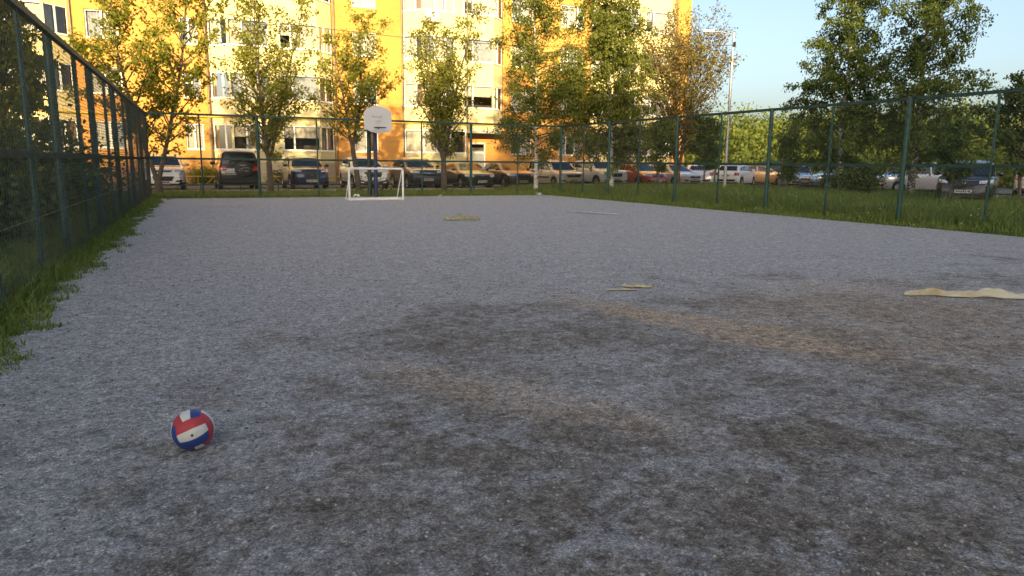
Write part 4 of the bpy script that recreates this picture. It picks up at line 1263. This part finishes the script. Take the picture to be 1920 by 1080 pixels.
make_car('parked_car', 'white hatchback seen from behind beside the lamp post', 'hatch', 'white', (35.6, 36.6), D(62), G2)
make_car('parked_car', 'orange hatchback turned sideways beyond the white hatchback', 'hatch', 'orange', (38.6, 37.4), D(125), G2)
make_car('parked_car', 'silver saloon with its bonnet behind the linden sapling', 'sedan', 'silver', (37.8, 33.4), D(225), G2)
make_car('parked_car', 'steel blue saloon standing left of the big birch', 'sedan', 'steelblue', (37.2, 29.6), D(285), G2)
make_car('parked_car', 'silver estate car between the birch stems', 'wagon', 'silver', (36.6, 24.6), D(290), G2)
make_car('parked_car', 'black boxy off-roader facing the court on the right', 'suv', 'black', (28.1, 16.65), D(243), G2, face=dict(hl_y=(.50, .93), gr=(.48, -.22, -.02), intake=(.6, .36, .5), plate=.56))
make_car('parked_car', 'brown beige off-roader seen from behind at the right edge', 'suv', 'beige', (38.0, 19.2), D(66), G2)
make_car('parked_car', 'royal blue hatchback outside the left fence', 'hatch', 'royal', (-5.4, 27.5), D(180), 'cars outside the left fence')
make_car('parked_car', 'dark estate car outside the left fence near its far end', 'wagon', 'black', (-2.9, 36.6), D(182), 'cars outside the left fence')

# ------------------------------------------------------------------ lamp post, cable, sign
lamp = empty('lamp_post', (27.2, 28.75, 0))
tag(lamp, 'tall grey steel lamp post with a short sidearm', 'lamp post')
o = MB(); o.tube([(0, 0, -0.2), (0, 0, 4.2), (0, 0, 8.05)], [0.085, 0.07, 0.055], 12); o.build('pole', M['steel'], lamp, True)
o = MB(); o.tube([(0, 0, 7.95), (-0.5, 0.25, 8.08), (-1.0, 0.5, 8.12)], 0.028, 8); o.build('arm', M['steel'], lamp, True)
o = MB(); o.box(-0.28, 0.28, -0.09, 0.09, -0.05, 0.05)
lh = o.build('lamp_head', M['steel'], lamp); lh.location = (-1.15, 0.58, 8.12); lh.rotation_euler = (0, 0, -0.45)
o = MB(); o.box(-0.07, 0.07, -0.12, -0.085, 7.35, 7.6); o.build('cable_clamp', M['black_metal'], lamp)
cab = MB()
A, B = Vector((-12.0, 41.5, 11.2)), Vector((27.2, 28.66, 7.45))
pts = []
for k in range(41):
    t = k / 40
    p = A.lerp(B, t); p.z -= 1.9 * 4 * t * (1 - t) * 0.95
    pts.append(p - A)
cab.tube(pts, 0.014, 5)
tag(cab.build('overhead_cable', M['black_metal'], None, True, loc=A), 'thin black cable sagging from the left to the lamp post', 'cable')

sign = empty('park_sign', (43.2, 40.6, 0), D(-45))
tag(sign, 'small dark green board on posts above the parked cars', 'sign')
o = MB(); o.box(-0.75, 0.75, -0.03, 0.03, 1.05, 1.75); o.build('board', M['green'], sign)
for s_ in (-0.6, 0.6):
    o = MB(); o.tube([(s_, 0.06, -0.1), (s_, 0.06, 1.7)], 0.03, 8); o.build('post', M['rail_green'], sign)

# ------------------------------------------------------------------ goal and hoop
goal = empty('football_goal', (7.5, 25.7, 0), -0.02)
tag(goal, 'small white tubular football goal without a net', 'goal')
W2, HG, DG, r_ = 1.0, 1.15, 0.68, 0.04
def gpart(nm, pts, rad=r_):
    o = MB(); o.tube(pts, rad, 12); return o.build(nm, M['white_paint'], goal, True)
gpart('crossbar', [(-W2 + .05, 0, HG), (W2 - .05, 0, HG)])
for s_ in (-1, 1):
    gpart('goal_post', [(s_ * W2, 0, 0), (s_ * W2, 0, HG - .07), (s_ * (W2 - .02), 0, HG - .02), (s_ * (W2 - .07), 0, HG)])
    gpart('side_base_bar', [(s_ * W2, 0.0, 0.04), (s_ * W2, DG, 0.04)], .032)
    gpart('rear_brace', [(s_ * (W2 - .03), 0.02, HG - .05), (s_ * (W2 - .03), DG, 0.06)], .02)
gpart('rear_base_bar', [(-W2, DG, 0.04), (W2, DG, 0.04)], .032)
gpart('front_base_bar', [(-W2, 0.0, 0.035), (W2, 0.0, 0.035)], .025)

hoop = empty('basketball_hoop', (8.19, 28.15, 0), -0.03)
tag(hoop, 'white fan shaped basketball backboard on a blue post behind the goal', 'basketball hoop')
M['blue_post'] = plain('blue_post_paint', (0.018, 0.032, 0.085), 0.5, var=0.35)
M['marker'] = plain('grey_marker', (0.13, 0.135, 0.15), 0.8)
M['backboard'] = plain('backboard_white', (0.50, 0.505, 0.52), 0.5, var=0.03, scale=2)
o = MB(); o.tube([(0, 0, -0.2), (0, 0, 2.75)], 0.075, 12); o.build('post', M['blue_post'], hoop, True)
o = MB(); o.tube([(-0.16, 0.28, -0.2), (-0.16, 0.28, 3.0)], 0.065, 10); o.build('rear_post', M['black_metal'], hoop, True)
o = MB()
for z in (2.72, 3.05): o.bar((0, 0.0, z - .1), (0, -0.5, z), .05, .05)
o.build('support_arm', M['blue_post'], hoop)
fan = [(-.27, -.49), (-.08, -.53), (.14, -.53), (.34, -.50), (.54, -.40), (.55, .16)]
for k in range(0, 13):
    a = R(10 + 160 * k / 12); fan.append((math.cos(a) * .555, .16 + math.sin(a) * .33))
fan += [(-.55, .16), (-.54, -.36)]
o = MB(); n = len(fan)
o.add([(x, -.525, 3.03 + z) for x, z in fan] + [(x, -.495, 3.03 + z) for x, z in fan], [tuple(range(n)), tuple(range(2 * n - 1, n - 1, -1))] + [(i, (i + 1) % n, n + (i + 1) % n, n + i) for i in range(n)])
bb = o.build('backboard', M['backboard'], hoop)
o = MB(); c0 = Vector((0.0, -.82, 2.70)); o.tube([c0 + Vector((math.cos(a) * .23, math.sin(a) * .23, 0)) for a in np.linspace(0, 2 * math.pi, 33)], .014, 6, caps=False)
o.tube([(0, -.53, 2.69), (0, -.60, 2.69)], .035, 8)
o.build('rim', M['rust'], hoop, True)
o = MB()
def hand(pts, rad=.0055):
    o.tube([(x, -.529, 3.03 + z) for x, z in pts], rad, 4)
hand([(-.21, .13), (-.19, .05), (-.17, .09), (-.14, .14)]); hand([(-.17, .09), (-.13, .04), (-.11, .10), (-.10, .05), (-.07, .09), (-.07, .05)])
hand([(-.06, .06), (-.03, .10), (-.02, .05), (0.0, .09), (.02, .06), (.04, .11), (.06, .07), (.08, .10), (.10, .06)]); hand([(.10, .11), (.12, .06), (.17, .14)]); hand([(.12, .06), (.08, .0)])
hand([(-.11, -.06), (-.09, -.10), (-.07, -.06), (-.05, -.10), (-.04, -.06)]); hand([(-.01, -.10), (-.03, -.07), (.0, -.05), (.02, -.09), (.0, -.10)]); hand([(.04, -.04), (.04, -.12), (.07, -.13)]); hand([(.07, -.05), (.10, -.06), (.13, -.12)])
hand([(-.08, -.15), (-.04, -.17), (.02, -.16), (.06, -.16)])
o.build('handwriting', M['marker'], bb)

# ------------------------------------------------------------------ volleyball
m = {}
def ball_mat(name, c):
    t = NT(name)
    s = t.noise(t.coord(), 18, 5)
    t.l(t.mix(t.ramp(s, [(0.45, 0.0), (0.75, 0.35)]), c, tuple(x * 0.55 + .03 for x in c)), t.b.inputs['Base Color'])
    t.b.inputs['Roughness'].default_value = 0.5
    t.bump(t.noise(t.coord(), 260, 2), 0.15, 0.002)
    return t.mat
bm_red, bm_white, bm_blue = ball_mat('ball_red', (0.40, 0.032, 0.042)), ball_mat('ball_white', (0.62, 0.62, 0.57)), ball_mat('ball_blue', (0.02, 0.05, 0.22))
BP = Vector((0.118, 3.63, 0.108))
cdir = (Vector((0, 0, 1.4)) - BP).normalized()
nb_ = (cdir - up * 0.23 - rt * 0.03).normalized()
ax_ = (rt * math.cos(R(20)) + up * math.sin(R(20)))
ax_ = (ax_ - nb_ * ax_.dot(nb_)).normalized()
by_ = nb_.cross(ax_)
RB3 = Matrix((ax_, by_, nb_)).transposed()
bv, bf, bmi = [], [], []
N = 24
# face frame: (normal, strip direction, stacking direction, colours from -stack to +stack): 0 red 1 white 2 blue
X_, Y_, Z_ = Vector((1, 0, 0)), Vector((0, 1, 0)), Vector((0, 0, 1))
faces = [(Z_, X_, Y_, (2, 1, 0)), (Y_, Z_, X_, (0, 1, 2)), (X_, Y_, Z_, (2, 1, 0)), (-X_, Y_, Z_, (0, 1, 2)), (-Y_, Z_, X_, (2, 1, 0)), (-Z_, X_, Y_, (0, 1, 2))]
for nrm, a_, s_, cols_ in faces:
    b0 = len(bv)
    for j in range(N + 1):
        for i in range(N + 1):
            ta = math.tan((i / N - .5) * math.pi / 2); ts = math.tan((j / N - .5) * math.pi / 2)
            p = (nrm + a_ * ta + s_ * ts).normalized()
            groove = (j % 8 == 0) or i in (0, N)
            bv.append(RB3 @ (p * (0.0985 - (0.0016 if groove else 0))))
    for j in range(N):
        for i in range(N):
            bf.append((b0 + j * (N + 1) + i, b0 + j * (N + 1) + i + 1, b0 + (j + 1) * (N + 1) + i + 1, b0 + (j + 1) * (N + 1) + i))
            bmi.append(cols_[min(2, j * 3 // N)])
mb = MB(); mb.v = [tuple(v_) for v_ in bv]; mb.f = bf; mb.m = bmi
ball = mb.build('volleyball', [bm_red, bm_white, bm_blue], None, False, loc=BP)
bmx = bmesh.new(); bmx.from_mesh(ball.data); bmesh.ops.remove_doubles(bmx, verts=bmx.verts, dist=1e-5); bmesh.ops.recalc_face_normals(bmx, faces=bmx.faces); bmx.to_mesh(ball.data); bmx.free()
ball.data.polygons.foreach_set('use_smooth', [True] * len(ball.data.polygons))
tag(ball, 'red white and blue volleyball lying on the gravel', 'ball')
mb = MB()
vc = RB3 @ (Vector((-.03, -.04, 1)).normalized() * 0.0990)
mb.tube([vc * 0.99, vc * 1.004], 0.0065, 14); mb.build('valve', M['ink'], ball)

# ------------------------------------------------------------------ rags and litter
m = NT('dirty_cloth')
c = m.coord()
m.l(m.mix(m.ramp(m.noise(c, 5, 5), [(0.45, 0.0), (0.7, 1.0)]), (0.50, 0.48, 0.38), (0.34, 0.29, 0.16)), m.b.inputs['Base Color'])
m.b.inputs['Roughness'].default_value = 0.9
m.bump(m.noise(c, 60, 4), 0.3, 0.005)
M['cloth'] = m.mat
M['cloth_olive'] = plain('olive_cloth', (0.30, 0.27, 0.14), 0.9, var=0.35, scale=7, bump=0.2)

def rag(name, label, cat, a, b, width, height, mat, seed, K=40, J=12, ragged=0.25, twist=0.0):
    """crumpled strip of cloth from a to b lying on the court"""
    random.seed(seed)
    a, b = Vector((*a, 0)), Vector((*b, 0))
    d = (b - a); n = Vector((-d.y, d.x, 0)).normalized()
    vs, fs = [], []
    for i in range(K + 1):
        t = i / K
        e = math.sin(math.pi * min(max(t, 0.0), 1)) ** 0.35
        wv = width * (0.3 + 0.7 * e) * (0.62 + 0.38 * math.cos(t * twist) + ragged * noise.noise(Vector((t * 5, seed, 0))))
        sh = 0.35 * width * noise.noise(Vector((t * 3.1, seed + 9.3, 0)))
        hh = height * (0.35 + 0.65 * abs(noise.noise(Vector((t * 6.0, seed + 3.7, 0))) * 2.1)) * e
        for j in range(J + 1):
            s = j / J - 0.5
            fold = max(0.0, 1 - (abs(s) * 2) ** 1.6)
            cr = 0.42 * height * noise.noise(Vector((t * 11, s * 5, seed)))
            edge = 0.10 * width * noise.noise(Vector((t * 16, seed, 2.0 if s > 0 else 7.0))) * (abs(s) * 2) ** 3
            p = a + d * t + n * (s * wv + sh + edge)
            z = 0.018 + max(0.0, hh * fold + cr * (0.3 + fold) * e)
            vs.append((p.x - a.x, p.y - a.y, z))
    for i in range(K):
        for j in range(J):
            q = i * (J + 1) + j
            fs.append((q, q + 1, q + J + 2, q + J + 1))
    mb = MB(); mb.add(vs, fs)
    o = mb.build(name, mat, None, False, loc=(a.x, a.y, 0))
    md = o.modifiers.new('thickness', 'SOLIDIFY'); md.thickness = 0.003; md.offset = 1
    o.data.polygons.foreach_set('use_smooth', [True] * len(o.data.polygons))
    return tag(o, label, cat, 'cloth scraps on the court')
rag('cloth_strip', 'long twisted off-white cloth strip at the right edge', 'cloth', (7.33, 4.90), (8.75, 4.02), 0.12, 0.095, M['cloth'], 3, 90, 14, 0.4, 19.0)
rag('cloth_heap', 'olive beige cloth heap on the court before the goal', 'cloth', (6.45, 16.4), (7.35, 16.15), 0.45, 0.115, M['cloth_olive'], 5, 40, 12, 0.5)
rag('cloth_scrap', 'small pale cloth scrap with a raised edge', 'cloth', (4.78, 6.62), (5.10, 6.42), 0.09, 0.042, M['cloth'], 8, 24, 8)
rag('cloth_scrap', 'small crumpled pale rag left of the raised scrap', 'cloth', (4.50, 6.50), (4.82, 6.36), 0.06, 0.02, M['cloth'], 12, 24, 8, 0.6)
rag('cloth_scrap', 'tiny olive scrap left of the long cloth strip', 'cloth', (6.74, 5.78), (6.90, 5.68), 0.035, 0.012, M['cloth_olive'], 15, 14, 6)
rag('cloth_scrap', 'tiny pale scrap nearest the long cloth strip', 'cloth', (6.96, 5.36), (7.06, 5.26), 0.04, 0.012, M['cloth'], 17, 14, 6)
random.seed(3)
mb = MB(); mb.tube([(0, 0, 0), (.05, -.03, .01), (.12, -.055, .008), (.18, -.09, .0)], [.005, .004, .004, .002], 6)
tag(mb.build('twig', M['bark'], None, True, loc=(4.66, 3.24, 0.02)), 'dark twig lying on the sandy patch', 'twig')
mb = MB(); mb.tube([(0, 0, 0), (.02, .06, .006), (.015, .13, .0)], [.003, .003, .0015], 6)
tag(mb.build('twig', M['bark'], None, True, loc=(1.62, 2.72, 0.02)), 'short dark twig on the damp gravel in the middle', 'twig')

def litter(label, loc, size, mat, seed):
    random.seed(seed)
    bm = bmesh.new(); bmesh.ops.create_icosphere(bm, subdivisions=3, radius=1)
    for v_ in bm.verts:
        k = 1 + 0.45 * noise.noise(v_.co * 1.7 + Vector((seed, 0, 0))) + 0.2 * noise.noise(v_.co * 4 + Vector((0, seed, 0)))
        v_.co = Vector((v_.co.x * size * 1.3, v_.co.y * size * 0.8, max(-0.2, v_.co.z) * size * 0.75)) * k
    me = bpy.data.meshes.new('plastic_bag'); bm.to_mesh(me); bm.free()
    o = link('plastic_bag', me, None, [mat], loc)
    return tag(o, label, 'litter', 'litter at the far fence')
M['bag_blue'] = plain('pale_blue_bag', (0.42, 0.50, 0.56), 0.4, var=0.2, scale=20)
litter('pale blue crumpled bag by the far right corner post', (15.45, 27.75, 0.04), 0.12, M['bag_blue'], 2)
litter('white crumpled paper cup left of the goal', (7.45, 28.35, 0.04), 0.10, M['white_paint'], 5)
litter('small white paper scrap right of the goal', (10.9, 28.05, 0.03), 0.06, M['white_paint'], 8)

# render defaults
scene.cycles.max_bounces = 6
scene.cycles.transparent_max_bounces = 12
